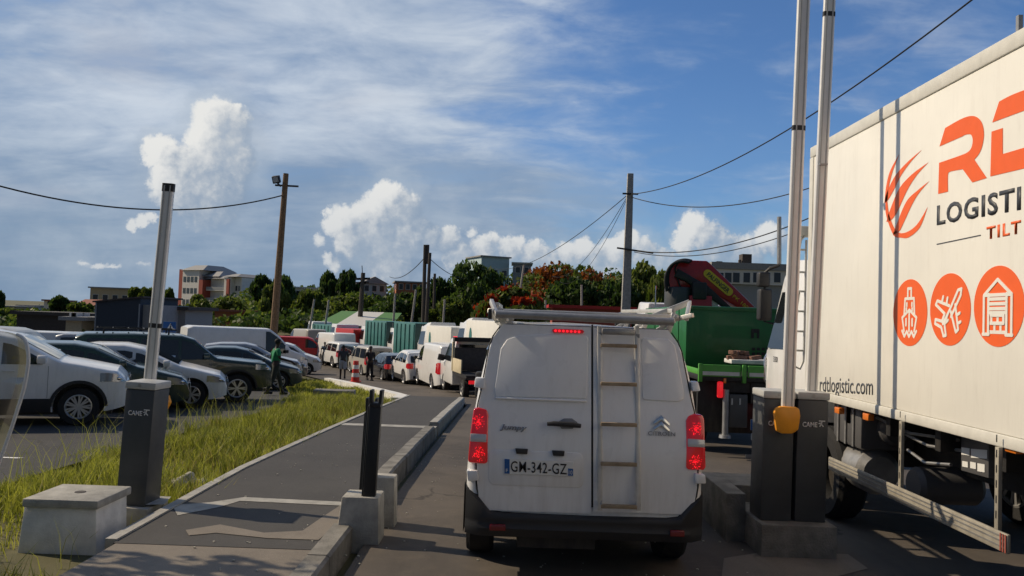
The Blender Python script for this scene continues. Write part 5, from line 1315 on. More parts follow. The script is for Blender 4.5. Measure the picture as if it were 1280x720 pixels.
q = gnd(461.5, 476); person('person in dark clothes standing by the black hatchback', q, R_(-60), 'cloth_dark', 'cloth_dark', stride=.06)
q = gnd(405, 457); person('person in pale clothes beside the white boxy off-roader', q, R_(-80), 'cloth_pale', 'cloth_grey', stride=.08)
# striped cone
q = gnd(444, 478); t = thing('traffic_cone', 'tall red and white striped traffic cone on the road edge', 'cone', q)
b = MB(); b.box((-.24, -.24, 0), (.24, .24, .07)); b.build('base', 'safety_red', t, bevel=.02)
for k in range(5):
    r0, r1 = .20-.015*k, .20-.015*(k+1); MB().lathe([(r0, .07+.19*k), (r1, .07+.19*(k+1)-.003)], 'Z', 16).build('band', 'safety_red' if k % 2 == 0 else 'plate_white', t)
# drain block in the grass
q = G(418, 497, 0); t = thing('drain_block', 'grey concrete drain block lying in the grass near the white kerb', 'drain', (q.x, q.y, zg(q.y)), R_(6))
b = MB(); b.box((-.62, -.3, -.1), (.62, .3, .24)); o = b.build('block', 'concrete_dark', t, bevel=.02)
b = MB(); b.box((-.25, -.31, .0), (.5, -.298, .11)); b.build('opening', 'roof_dark', t)
# stones in the grass
for i, (px, py, r, l) in enumerate(((232,608,.13,'larger pale rough stone in the grass by the path edge'),(252,607,.06,'small pale stone next to the larger one in the grass'),(196,611,.05,'small flat stone behind the lone barrier post'))):
    q = G(px, py, 0); b = MB(); bmesh.ops.create_icosphere(b.bm, subdivisions=3, radius=r)
    for v in b.bm.verts: v.co *= 1+.3*math.sin(v.co.x*31+i)*math.cos(v.co.y*27)+.12*math.sin(v.co.z*60); v.co.z *= .75
    o = b.build('stone', 'stone', ang=80); o.location = (q.x, q.y, zg(q.y)+r*.3); tag(o, l, 'stone')
# ------------------------------------------------------------------ poles, lamps, signs
def pole(name, label, b0, p1, r0, r1, m, cat='pole', n=10, group=None, bend=0):
    b0, p1 = Vector(b0), Vector(p1); t = thing(name, label, cat, b0, group=group)
    pts = [lerp(b0, p1, k/8)-b0+Vector((bend*math.sin(math.pi*k/8), 0, 0)) for k in range(9)]; pts[0].z -= .3
    MB().tube(pts, [lerp(r0, r1, k/8) for k in range(9)], n).build('shaft', m, t); return t
Yt = 42.5; tb = gnd(338, 470); tt = P(357.5, 217, tb.y)
tp = pole('utility_pole', 'leaning brown timber pole with a floodlight at its top', tb, tt, .22, .14, 'wood_pole')
def at(px, py, Y=None): return P(px, py, Y or tb.y)-tb
b = MB(); b.bar(at(344, 231.5), at(373, 233), .09, .09); b.build('crossarm', 'dark_pole', tp)
FL = MB().prism([at(339, 221), at(348, 220), at(350, 229), at(341, 230)], (0, .25, .1)).build('floodlight', 'black_plastic', tp, bevel=.03)
MB().prism([at(340.5, 222, tb.y-.02), at(347, 221.3, tb.y-.02), at(348.5, 227.5, tb.y-.02), at(342, 228.3, tb.y-.02)], (0, -.02, 0)).build('lens', 'cap_grey', FL)
MB().tube([at(347, 229), at(351, 233)], .05, 6).build('floodlight_arm', 'black_plastic', tp)
YC = 40.; cbx = P(780, 440, YC); cb = Vector((cbx.x, YC, zg(YC))); ct = P(788, 217, YC)
cpz = thing('utility_pole', 'tall grey concrete pole rising behind the white van', 'pole', cb)
b = MB(); d = ct-cb; b.loft([[c+Vector((sx*w, sy*w*.75, 0)) for sx, sy in ((-1,-1),(1,-1),(1,1),(-1,1))] for c, w in ((Vector((0,0,-.3)), .27), (d, .15))]); b.build('shaft', 'pale_pole', cpz, bevel=.02)
b = MB(); c0 = P(784, 312, YC)-cb; b.bar(c0+Vector((-.55,-.2,.05)), c0+Vector((1.3,-.2,-.15)), .08, .08); c1 = P(786, 243, YC)-cb; b.bar(c1+Vector((-.35,-.2,0)), c1+Vector((.45,-.2,0)), .08, .08); b.build('bracket', 'black_plastic', cpz)
def mast(label, px0, py0, px1, py1, Y, r, m, name='utility_pole', cat='pole', group=None, hit=None):
    a = P(px0, py0, Y); g_ = Vector((a.x, Y, min(hill(a.x, Y), a.z))); return pole(name, label, g_, P(px1, py1, Y), r, r*.75, m, cat, 8, group)
mp = mast('dark timber pole with a cluster of insulators behind the striped roof warehouse', 449, 405, 454, 341, 95, .34, 'dark_pole')
b = MB(); q0 = Vector(mp.location)
for k in range(5): p = P(450+k*1.6, 349+(k % 2)*5, 95)-q0; b.bar(p+Vector((-.6,0,0)), p+Vector((.6,0,.1)), .16, .25)
b.bar(P(453,341,95)-q0, P(452.5,332,95)-q0, .08, .08); b.build('insulators', 'dark_pole', mp)
m1 = mast('thicker of the twin dark poles on the hillside, carrying a transformer', 529.5, 404, 531.5, 306, 90, .26, 'dark_pole', group='twin dark poles')
q0 = Vector(m1.location); b = MB(); b.box(P(529, 322, 90)-q0, P(534, 312, 90)-q0+Vector((0, .5, 0))); b.box(P(530, 328, 89.7)-q0, P(535, 322, 89.7)-q0+Vector((0,.5,0))); b.bar(P(535,306,90)-q0, P(534,330,90)-q0, .3, .3); b.build('transformer', 'dark_pole', m1)
mast('slimmer of the twin dark poles on the hillside', 532.5, 404, 537.5, 316, 86, .22, 'dark_pole', group='twin dark poles')
mast('dark pole right of the twin poles, half sunk in the trees', 543, 404, 543.5, 342, 92, .2, 'dark_pole')
LM = [(384,410,393,374),(404,405,411,375),(491,402,494,367),(511,400,520,362),(553,402,556,374),(640,388,655,331),(729,390,727,356),(683,388,682,375)]
for i, (a, b_, c, d_) in enumerate(LM):
    L_ = ['slanting pale mast left of the pole with insulators', 'slanting pale mast just above the light teal container', 'straight pale mast above the teal containers', 'slanting pale mast close left of the twin dark poles', 'short pale mast right of the twin dark poles', 'long slanting white mast above the roof rack, before the red flowering tree', 'thin pale mast between red tree and concrete pole', 'short thin mast above the middle of the roof rack'][i]
    mast(L_, a, b_, c, d_, 84, .14, 'pale_pole', 'mast', 'mast', 'pale masts by the roadside')
q = gnd(213, 470); sp = Vector((P(213, 410, 29).x, 29, zg(29))); t = thing('crossing_sign', 'blue pedestrian crossing sign on a thin post among the parked cars', 'sign', sp)
zz = P(213, 409, 29).z-sp.z
MB().tube([(0, .04, 0), (0, .04, zz+.2)], .035, 8).build('post', 'steel', t)
SB = MB().box((-.27, -.01, zz-.20), (.20, .015, zz+.20)).build('sign_board', 'plate_blue', t, bevel=.01)
MB().prism([(-.15, -.012, zz-.12), (.15, -.012, zz-.12), (0, -.012, zz+.15)], (0, -.004, 0)).build('triangle', 'plate_white', SB, smooth=False)
b = MB(); b.bar((0, -.018, zz-.03), (.02, -.018, zz+.06), .05, .01, up=(0,1,0)); b.bar((0, -.018, zz-.03), (-.06, -.018, zz-.13), .03, .01, up=(0,1,0)); b.bar((0, -.018, zz-.03), (.06, -.018, zz-.13), .03, .01, up=(0,1,0)); b.lathe([(.025,-.02),(.025,-.014)], 'Y', 10, (.02,0,zz+.1)); b.build('walker_symbol', 'letter_dark', SB, smooth=False)
def wire(label, p0, p1, sag, r=.03):
    p0, p1 = Vector(p0), Vector(p1); b = MB(); n = 26
    b.tube([lerp(p0, p1, k/n)-Vector((0, 0, sag*4*(k/n)*(1-k/n))) for k in range(n+1)], r, 5); tag(b.build('power_cable', 'cable'), label, 'cable')
wire('cable sagging from the timber pole out over the parked cars', P(354, 244, tb.y), P(-60, 215, 30), 1.1, .035)
wire('long cable climbing from the concrete pole over the box truck', P(787, 243, YC), P(1225, -8, 17), .95, .022)
wire('upper sagging cable from the concrete pole to the lorry side', P(788, 246, YC), P(1080, 210, 27), .9, .022)
wire('lower double cable, its upper strand, right of the concrete pole', P(793, 313, YC), P(1080, 240, 27), .8, .025)
wire('lower double cable, its lower strand, right of the concrete pole', P(793, 315, YC), P(1080, 252, 27), .85, .02)
wire('cable dropping from the concrete pole to the red flowering trees', P(784, 244, YC), P(618, 336, 90), 1.2, .022)
wire('thin cable dropping close to the concrete pole, upper', P(784, 246, YC), P(690, 345, 80), 1.4, .016)
wire('thin cable dropping close to the concrete pole, lower', P(784, 248, YC), P(700, 352, 80), 1.6, .014)
wire('cable from the twin poles to the pale hill house', P(530, 323, 90), P(487, 346, 140), 1.0, .05)
wire('cable from the twin poles to the big dark tree', P(536, 322, 86), P(600, 345, 120), 1.2, .04)

# ------------------------------------------------------------------ buildings
def windows(t, W, D, rows, cols, z0, dz, face='S', x0=.6, w=.9, h=1.2, m='window_dark', frame='wall_white'):
    for r in range(rows):
        for c in range(cols):
            x = lerp(x0, W-x0-w, c/(cols-1) if cols > 1 else .5); z = z0+r*dz
            if face == 'S': f = MB().box((x-.08, -.05, z-.08), (x+w+.08, -.001, z+h+.08)).build('window', frame, t, smooth=False); MB().box((x, -.07, z), (x+w, -.052, z+h)).build('pane', m, f, smooth=False)
            else: f = MB().box((-.05, x-.08, z-.08), (-.001, x+w+.08, z+h+.08)).build('window', frame, t, smooth=False); MB().box((-.07, x, z), (-.052, x+w, z+h)).build('pane', m, f, smooth=False)
def gable(t, W, D, z, h, m, over=.5, axis='X'):
    b = MB()
    if axis == 'X': o = [(-over, -over, z), (-over, D/2, z+h), (-over, D+over, z)]; b.prism(o, (W+2*over, 0, 0))
    else: o = [(-over, -over, z), (W/2, -over, z+h), (W+over, -over, z)]; b.prism(o, (0, D+2*over, 0))
    return b.build('roof', m, t, smooth=False)
def house(name, label, pxl, pxr, ytop, ybase, Y, wall, roof, D=9, roofh=.3, rows=1, cols=3, flat=True, rz=0, cat='house', wm='window_dark', axis='X', sink=4):
    a, c = P(pxl, ybase, Y), P(pxr, ytop, Y); W = (c.x-a.x); H = c.z-a.z-(0 if flat else roofh)
    t = thing(name, label, cat, (a.x, Y, a.z), rz)
    MB().box((0, 0, -sink), (W, D, H)).build('wall', wall, t, smooth=False)
    if flat: MB().box((-.4, -.4, H+.002), (W+.4, D+.4, H+.3)).build('roof', roof, t, smooth=False)
    else: gable(t, W, D, H+.002, roofh, roof, axis=axis)
    if rows: windows(t, W, D, rows, cols, .8, H/max(rows, 1), h=min(1.3, H/rows*.5), w=min(1.3, W/cols*.5), m=wm); windows(t, D, W, rows, 3, .8, H/max(rows, 1), 'W', h=min(1.3, H/rows*.5))
    return t
# apartment block: white, red end walls, balconies
a = P(221, 382, 250); AB = thing('apartment_block', 'white four-storey apartment block with red wall panels on the hill', 'building', (a.x, 250, a.z-1), R_(-30)); s_ = 250/FPX*1.12
px2 = lambda px: (px-221)*s_
hz = lambda py: (382-py)*s_+1+(0)
def blk(nm, x0, x1, y0, y1, zt_, m, parent=AB): return MB().box((px2(x0), y0, -3), (px2(x1), y1, zt_)).build(nm, m, parent, smooth=False)
blk('wall', 228, 254, 0, 12, 10.6, 'wall_white'); blk('end_wall', 220.5, 227.8, .4, 11.5, 10.9, 'wall_red'); blk('stair_tower', 256, 262, -.5, 11, 8.0, 'wall_red'); blk('recessed_wall', 262.2, 292, 2.5, 12, 8.4, 'wall_white'); blk('wing', 292.2, 302, .0, 11, 8.7, 'wall_white'); blk('end_wall', 297, 301, -.4, -.01, 8.3, 'wall_red'); blk('side_wing', 302.2, 312, 1.5, 11, 8.8, 'wall_white'); blk('stair_link', 254.2, 255.8, 1, 10, 9.5, 'wall_grey')
for z in (2.3, 5.2): 
    BK = MB().box((px2(263), .6, z), (px2(291), 2.49, z+.25)).build('balcony', 'wall_white', AB, smooth=False); MB().box((px2(263), .55, z+.25), (px2(291), .62, z+1.0)).build('railing', 'wall_grey', BK, smooth=False)
for r in range(3):
    for c in range(4):
        x = px2(229.5+c*5.8); f = MB().box((x, -.06, 1.2+r*3.1), (x+1.15, -.002, 2.7+r*3.1)).build('window', 'roof_grey', AB, smooth=False); MB().box((x+.08, -.09, 1.3+r*3.1), (x+1.05, -.062, 2.6+r*3.1)).build('pane', 'window_dark', f, smooth=False)
for r in range(2):
    for c in range(2):
        x = px2(303.5+c*4); f = MB().box((x, 1.44, 2.2+r*3), (x+.8, 1.498, 3.6+r*3)).build('window', 'roof_grey', AB, smooth=False); MB().box((x+.08, 1.41, 2.3+r*3), (x+.72, 1.438, 3.5+r*3)).build('pane', 'window_dark', f, smooth=False)
for x0, x1, z, hh, y0 in ((227, 262, 10.62, 1.5, -.6), (250, 280, 9.0, 1.5, 1.0), (262, 294, 8.42, .9, .3), (290, 313, 8.9, .9, -.6)):
    MB().loft([[(px2(x0), y0, z), (px2(x1), y0, z), (px2(x1), 12.6, z), (px2(x0), 12.6, z)], [(px2(x0)+2.2, y0+3.5, z+hh), (px2(x1)-2.2, y0+3.5, z+hh), (px2(x1)-2.2, 9, z+hh), (px2(x0)+2.2, 9, z+hh)]]).build('roof', 'roof_grey', AB, smooth=False)
house('school_building', 'long ochre flat-roofed building on the hill above the blue shed', 112, 172, 362, 380, 170, 'wall_cream', 'roof_grey', rows=1, cols=5, cat='building', rz=.15)
house('white_house', 'small white house with brown roof left of the ochre building', 54, 80, 377, 395, 150, 'wall_white', 'roof_red', rows=2, cols=3, roofh=1.2, rz=.35)
house('white_house', 'low white house farthest to the side on the horizon', 22, 42, 383, 392, 190, 'wall_white', 'roof_grey', rows=1, cols=3)
house('cream_house', 'low cream building on the horizon behind the parked cars', -6, 18, 384, 394, 180, 'wall_cream', 'roof_grey', rows=1, cols=3)
house('red_roof_house', 'small house with brown roof below the ochre building', 92, 112, 374, 390, 140, 'wall_cream', 'roof_red', rows=1, cols=2, flat=False, roofh=1.4)
AB.scale = (1.06, 1, 1.16)
# dark blue shed with sloping roof and lean-to
a = P(117.5, 412, 62); t = thing('metal_shed', 'dark blue sheet metal shed with a sloping roof', 'shed', (a.x, 62, zg(62))); s_ = 62/FPX
zt0, zt1 = P(118, 378, 62).z-zg(62), P(176, 372, 62).z-zg(62); W = 56*s_
MB().prism([(0, 0, 0), (W, 0, 0), (W, 0, zt1), (0, 0, zt0)], (0, 7, 0)).build('wall', 'shed_blue', t, smooth=False)
MB().prism([(-.15, -.2, zt0), (W+.3, -.2, zt1), (W+.3, -.2, zt1+.12), (-.15, -.2, zt0+.12)], (0, 7.5, 0)).build('roof', 'roof_dark', t, smooth=False)
b = MB(); b.box((W+.01, .5, 0), (W+1.4, 6, zt1-.55)); b.build('lean_to', 'roof_grey', t, smooth=False)
b = MB()
for x in (.02, W-.1): b.box((x, -.03, 0), (x+.1, -.002, zt0))
b.build('corner_trim', 'wall_grey', t, smooth=False)
house('open_shed', 'low shed with flat brown roof beside the blue shed', 184, 232, 388, 414, 66, 'roof_grey', 'roof_dark', rows=0, D=6, cat='shed')
house('low_shed', 'long low building with dark brown roof behind the parking rows', 20, 112, 396, 412, 70, 'roof_dark', 'roof_dark', rows=0, cols=6, D=6, cat='shed')
house('pale_hut', 'small pale hut with windows under the brown-roofed low building', 82, 102, 401, 409, 62, 'wall_cream', 'roof_grey', rows=1, cols=3, D=4, cat='hut')
# warehouse with green and white striped roof
Yw = 90; a = P(398, 412, Yw); c = P(490, 392, Yw)
WH = thing('warehouse', 'warehouse with a green and white striped sloping roof', 'building', (a.x, Yw, zg(Yw))); W = c.x-a.x; zt_ = c.z-zg(Yw); ze = P(405, 407, Yw).z-zg(Yw)
MB().box((0, 0, 0), (W, 14, ze)).build('wall', 'wall_grey', WH, smooth=False)
for x0, x1, m in ((0, .24, 'roof_green'), (.24, .60, 'roof_white'), (.60, .64, 'roof_white'), (.64, 1, 'roof_green')):
    sh = .10
    MB().prism([(W*x0-.3*(x0 == 0), -.4, ze+.01), (W*x1, -.4, ze+.01), (W*(min(1, x1+sh) if x1 < 1 else 1), 8, zt_), (W*(x0+sh), 8, zt_)], (0, 0, .12)).build('roof_panel', m, WH, smooth=False)
house('hill_house', 'pale blue house with a grey pitched roof on the hill', 452, 484, 346, 368, 170, 'wall_blue', 'roof_grey', flat=False, roofh=1.6, rows=1, cols=3, axis='Y', rz=.35)
house('orange_house', 'long orange-brown house on the hill behind the twin poles', 495, 533, 354, 366, 165, 'wall_orange', 'roof_grey', rows=1, cols=4, rz=.2)
house('blue_building', 'pale blue box-shaped building above the big dark tree', 601, 640, 322, 348, 180, 'wall_blue', 'roof_grey', rows=1, cols=3, cat='building', rz=.42)
house('roof_terrace', 'low grey annexe with a white roof edge beside the pale blue box building', 641, 664, 330, 345, 182, 'wall_grey', 'roof_white', rows=1, cols=2, cat='building')
house('white_house', 'white house peeping through the flowering trees', 694, 710, 345, 362, 150, 'wall_white', 'roof_grey', rows=1, cols=2)
house('white_house', 'white house on the hillside between timber pole and insulator pole', 366, 395, 361, 376, 160, 'wall_white', 'roof_white', rows=1, cols=3, rz=.4)
house('white_house', 'small white house high in the trees next to the pale blue hill house', 421, 432, 352, 364, 160, 'wall_white', 'roof_red', rows=1, cols=2)
house('red_stall', 'row of dark red stalls behind the roof rack', 690, 790, 388, 408, 75, 'wall_red', 'red_metal', rows=0, D=4, cat='stall', sink=2)
house('red_fence_wall', 'low rust coloured wall on the slope behind the timber pole', 268, 320, 391, 398, 110, 'wall_orange', 'roof_red', rows=0, D=1, cat='wall')
# round-cornered grey building beyond the crane
Yb = 70; a = P(893, 400, Yb); t = thing('office_building', 'grey building with a band of white-framed windows behind the crane', 'building', (a.x, Yb, zg(Yb))); s_ = Yb/FPX
z = lambda px, py: P(px, py, Yb).z-zg(Yb); W = 14.
MB().box((0, 0, 0), (W, 10, z(930, 356))).build('wall', 'wall_grey', t, smooth=False)
MB().box((-.3, -.3, z(930, 355.5)), (W+.3, 10.3, z(930, 337.5))).build('window_band', 'wall_white', t, smooth=False)
MB().box((-.5, -.5, z(930, 337.3)), (W+.5, 10.5, z(930, 329))).build('roof', 'roof_grey', t, smooth=False)
for px in (899, 909, 919, 932, 944, 957, 970):
    x0 = P(px, 347, Yb).x-a.x; f = MB().box((x0-.35, -.34, z(px, 354)), (x0+.35, -.302, z(px, 340.5))).build('window', 'wall_white', t, smooth=False); MB().box((x0-.29, -.36, z(px, 353.3)), (x0+.29, -.342, z(px, 341.2))).build('pane', 'window_dark', f, smooth=False)
p0, p1 = P(930, 329, Yb), P(942, 317, Yb); MB().box((p0.x-a.x, .5, z(930, 329)+.01), (p1.x-a.x, 1.6, z(936, 317))).build('chimney', 'roof_dark', t, smooth=False)
b = MB(); q = z(900, 328.8); b.box((p0.x-a.x-2.3, .5, q), (p0.x-a.x-1.8, 1, q+.2)); b.box((p0.x-a.x-.3, .5, q), (p0.x-a.x-.1, .8, q+.4)); b.build('roof_vent', 'roof_dark', t, smooth=False)
# ------------------------------------------------------------------ trees and plants
rs = np.random.RandomState(3)
def leaf_mesh(name, cen, size, m, flat=.0):
    """one small quad per centre, tumbled at random"""
    n = len(cen); a = rs.normal(size=(n, 3)); a[:, 2] *= (1-flat); a /= np.linalg.norm(a, axis=1)[:, None]
    r = rs.normal(size=(n, 3)); r[:, 2] *= .5; u = np.cross(a, r); u /= np.linalg.norm(u, axis=1)[:, None]+1e-9; w = np.cross(a, u)
    s = (size*rs.uniform(.6, 1.4, n))[:, None] if np.isscalar(size) else (size*rs.uniform(.6, 1.4, n))[:, None]
    v = np.stack([cen-u*s*.5, cen+w*s*.42, cen+u*s*.5, cen-w*s*.42], 1).reshape(-1, 3)
    f = np.arange(4*n).reshape(-1, 4)
    me = bpy.data.meshes.new(name); me.from_pydata(v.tolist(), [], f.tolist()); me.materials.append(M[m]); return me
def clump_pts(c, r, n):
    d = rs.normal(size=(n, 3)); d /= np.linalg.norm(d, axis=1)[:, None]
    q = d*(rs.uniform(.55, 1.05, n)**.6)[:, None]*np.asarray(r); return q+c
def crown_pts(kind, n):
    pts = []
    if kind == 'round': k = 26
    elif kind == 'umbrella': k = 24
    else: k = 22
    for i in range(k):
        d = rs.normal(size=3); d /= np.linalg.norm(d)
        if kind == 'umbrella': c = np.array([d[0]*.85, d[1]*.85, .55+.33*abs(d[2])-.35*(d[0]**2+d[1]**2)]); r = np.array([.30, .30, .13])*rs.uniform(.7, 1.2)
        elif kind == 'tall': c = np.array([d[0]*.5, d[1]*.5, .5+.42*d[2]]); r = np.array([.30, .30, .16])*rs.uniform(.7, 1.2)
        else: c = np.array([d[0]*.74, d[1]*.74, .52+.40*d[2]]); r = np.array([.32, .32, .17])*rs.uniform(.45, 1.3)
        pts.append(clump_pts(c, r, n//k))
    return np.concatenate(pts)      # unit crown: radius 1, height 0..1
CROWN = {}
def crown(kind, v, leaf, n, m):
    key = (kind, v, leaf, m)
    if key not in CROWN:
        p = crown_pts(kind, n); CROWN[key] = leaf_mesh('crown', p*np.array([1, 1, 1.]), leaf, m)
    return CROWN[key]
def trunk_mesh(h, r, spread):
    b = MB(); b.tube([(0, 0, -.5), (r*.3, 0, h*.25), (-.2*r, r*.4, h*.55)], [r, r*.75, r*.6], 8)
    for k in range(6):
        a = k*1.05+.4; q = Vector((math.cos(a)*spread, math.sin(a)*spread, h*(.78+.04*k))); b.tube([(-.2*r, r*.4, h*.5), Vector((0, 0, h*.6))*1+q*.3-Vector((0,0,q.z*.3)), q], [r*.5, r*.3, r*.1], 6)
    return b.mesh('trunk', 'bark')
def tree(name, label, px, pyt, pyb, wpx, Y, kind='round', m='leaf_dark', flowers=None, v=0, group=None, trunkf=.3, n=3400):
    top = P(px, pyt, Y); base = P(px, pyb, Y); rad = wpx/2*Y/FPX; h = top.z-base.z
    gz = min(base.z, hill(base.x, Y)+.3)
    t = thing(name, label, 'tree', (base.x, Y, gz), rnd.uniform(0, 6), group)
    H = top.z-gz; z0 = base.z-gz
    lf = max(.035, .5/max(rad, 1))
    c = link('crown', crown(kind, v, round(lf, 2), n, m), t); c.location = (0, 0, z0+h*.05); c.scale = (rad, rad, h*.95)
    link('trunk', trunk_mesh(max(z0+h*.7, 1), .10+.03*H, rad*.45), t)
    if flowers:
        p = crown_pts(kind, 2600); p = p[(p[:, 2] > .38)]
        keep = np.sin(p[:, 0]*7+v)+np.cos(p[:, 1]*6)+rs.normal(size=len(p))*.6 > flowers[1]
        o = link('blossom', leaf_mesh('blossom', p[keep]*1.03, lf*.9, flowers[0]), t); o.location = c.location; o.scale = c.scale
    return t
TREES = [
 # name, label, px, top, base, width, Y, kind, leaf, flowers
 ('broad_tree','big dark broad tree below the pale blue box building',590,331,408,84,112,'round','leaf_dark',None),
 ('broad_tree','dark round tree at the right flank of the twin poles',556,346,408,50,120,'round','leaf_dark',None),
 ('flame_tree','wide flame tree with rust blossom above the roof rack',690,330,402,110,112,'umbrella','leaf_mid',('flower_rust',-.35)),
 ('flame_tree','flame tree with sparse rust blossom left of the concrete pole',738,332,402,80,108,'umbrella','leaf_mid',('flower_rust',.2)),
 ('flame_tree','bright red flame tree just above the left end of the roof rack',640,360,408,92,72,'umbrella','leaf_mid',('flower_red',-1.5)),
 ('flame_tree','small red flowering tree close to the white box lorry',612,376,418,30,68,'umbrella','leaf_mid',('flower_red',-.9)),
 ('leafy_tree','green tree immediately right of the concrete pole',806,336,408,58,100,'round','leaf_mid',None),
 ('leafy_tree','low green tree between concrete pole and crane',826,346,404,34,92,'round','leaf_mid',None),
 ('leafy_tree','mid green tree behind the roof rack below the flame trees',716,352,404,74,98,'round','leaf_dark',None),
 ('leafy_tree','dark green tree in front of the concrete pole base',770,350,404,60,96,'round','leaf_dark',None),
 ('broad_tree','tall dark tree next to the apartment block',326,347,402,44,150,'tall','leaf_dark',None),
 ('broad_tree','dark tree half behind the timber pole',352,349,402,34,145,'round','leaf_dark',None),
 ('round_tree','bright green bushy tree right of the timber pole foot',343,358,412,40,120,'round','leaf_mid',None),
 ('broad_tree','dark tree on the ridge left of the insulator pole',411,344,392,30,140,'round','leaf_dark',None),
 ('broad_tree','second dark tree on the ridge touching the insulator pole',435,342,392,34,138,'round','leaf_dark',None),
 ('round_tree','bright green round tree behind the insulator pole',437,368,404,66,112,'round','leaf_bright',None),
 ('round_tree','bright green tree behind the slanting masts',388,364,412,44,118,'round','leaf_mid',None),
 ('leafy_tree','dark shiny tree above the teal containers',498,366,406,60,108,'round','leaf_dark',None),
 ('leafy_tree','light green tree next to the twin poles',523,364,405,30,106,'tall','leaf_bright',None),
 ('palm_like_tree','slim feathery tree right of the lone barrier arm',210,364,392,16,160,'tall','leaf_mid',None),
 ('round_tree','round tree at the right end of the ochre building',184,362,388,22,150,'round','leaf_mid',None),
 ('round_tree','light green tree on the flat roof edge of the ochre building',168,361,376,16,150,'round','leaf_bright',None),
 ('broad_tree','dark tree beside the small white house',74,372,396,24,130,'round','leaf_dark',None),
 ('round_tree','green tree under the brown-roofed small house',100,379,400,34,120,'round','leaf_mid',None),
 ('round_tree','green tree at the far edge of the horizon',16,386,408,44,120,'round','leaf_mid',None),
 ('broad_tree','dark tree at the very edge of the horizon',-2,370,404,16,140,'tall','leaf_dark',None),
 ('round_tree','leafy tree in front of the apartment block, its left half',243,372,410,42,125,'round','leaf_mid',None),
 ('round_tree','leafy tree in front of the apartment block, its right half',285,374,408,46,122,'round','leaf_mid',None),
 ('leafy_tree','dense tree low on the slope above the red stalls',560,372,414,60,92,'round','leaf_mid',None),
]
for i, (nm, l, px, t_, b_, w, Y, k, m, fl) in enumerate(TREES): tree(nm, l, px, t_, b_, w, Y, k, m, fl, v=i % 4)
# the wooded slope reads as one mass
def wood():
    cs, ss = [], []
    for i in range(620):
        px = rs.uniform(-60, 900); rdg = interp(px, RIDGE)+5; py = rs.uniform(rdg, 408); t = (408-py)/(408-rdg+1e-6)
        Y = lerp(98, 225, t**1.3); c = P(px, py+(0), Y); r = rs.uniform(1.4, 3.0)*(Y/140)**.7
        q = clump_pts(np.array(c), np.array([r*1.25, r, r*.75]), 95); cs.append(q); ss.append(np.full(len(q), .55+.30*(Y/150)))
    return np.concatenate(cs), np.concatenate(ss)
c, s = wood(); k = rs.rand(len(c)) < .5
grp = np.repeat(np.arange(620) % 3, 95)
for j, m in enumerate(('leaf_dark', 'leaf_mid', 'leaf_dark')):
    o = link('hillside_scrub', leaf_mesh('hillside_scrub', c[grp == j], s[grp == j], m)); tag(o, ['dark scrub covering the wooded slope behind the town', 'lighter green scrub mixed into the wooded slope', 'dense dark undergrowth of the wooded slope'][j], 'scrub', kind='stuff')
def far_scrub():
    cs = []
    for i in range(120):
        px = rs.uniform(-300, 330); Y = rs.uniform(62, 100); x = (px-640)/FPX*Y; z = hill(x, Y); r = rs.uniform(.6, 1.5); cs.append(clump_pts(np.array([x, Y, z+r*.6]), np.array([r*1.6, r, r*.9]), 70))
    return np.concatenate(cs)
c = far_scrub(); tag(link('hedge_scrub', leaf_mesh('hedge_scrub', c, .4, 'leaf_mid')), 'low green scrub behind the parking rows', 'scrub', kind='stuff')
# ------------------------------------------------------------------ rough grass: blades as one mass
def blades(pos, hgt, wid, name, m):
    n = len(pos); az = rs.uniform(0, 2*np.pi, n); ln = rs.uniform(.15, .75, n)*hgt
    d = np.stack([np.cos(az), np.sin(az), np.zeros(n)], 1); sd = np.stack([-np.sin(az), np.cos(az), np.zeros(n)], 1)
    tw = rs.uniform(0, np.pi, n); sd = sd*np.cos(tw)[:, None]+d*np.sin(tw)[:, None]
    up = np.array([0, 0, 1.])
    b0 = pos-sd*wid[:, None]*.5; b1 = pos+sd*wid[:, None]*.5
    mid = pos+up*(hgt*.6)[:, None]+d*(ln*.3)[:, None]; m0 = mid-sd*wid[:, None]*.4; m1 = mid+sd*wid[:, None]*.4
    tip = pos+up*hgt[:, None]+d*ln[:, None]
    v = np.stack([b0, b1, m1, m0, tip], 1).reshape(-1, 3); i = np.arange(n)*5
    f = [list(x) for x in np.stack([i, i+1, i+2, i+3], 1)]+[list(x) for x in np.stack([i+3, i+2, i+4], 1)]
    me = bpy.data.meshes.new(name); me.from_pydata(v.tolist(), [], f); me.materials.append(M[m]); return link(name, me)
def grow(n, xl, xr, y0, y1, h0, h1, clumpy=1.0):
    Y = y0+(y1-y0)*rs.rand(n)**1.35; x = np.array([xl(a)+(xr(a)-xl(a))*r for a, r in zip(Y, rs.rand(n))])
    q = np.sin(x*2.1+.7*np.sin(Y*1.3))+np.sin(Y*1.7+1.3*np.sin(x*1.9))+np.sin(x*5.3+Y*4.1)*.6
    keep = rs.rand(n) < np.clip(.55+.28*q*clumpy, .06, 1); x, Y, q = x[keep], Y[keep], q[keep]
    z = np.array([zg(a) for a in Y])-.08
    h = (h0+(h1-h0)*rs.rand(len(x)))*np.clip(.75+.22*q, .35, 1.4)
    return np.stack([x, Y, z], 1), h
lotx = lambda Y: interp(Y, [(0,-6.0),(8,-5.6),(20,-5.9),(26,-7.2),(36,-10.4),(44,-13.6)])
inn = lambda Y: interp(Y, [(0,-3.18),(22.5,-3.2),(24.5,-3.6),(26,-4.1),(30,-5.6),(36,-8.2),(40,-10.5)])
BX_ = lambda p: ~((p[:, 0] > -4.08) & (p[:, 1] > 5.7) & (p[:, 1] < 7.1))
pos, h = grow(62000, lambda Y: lotx(Y)-.2, inn, 3.5, 24, .07, .31)
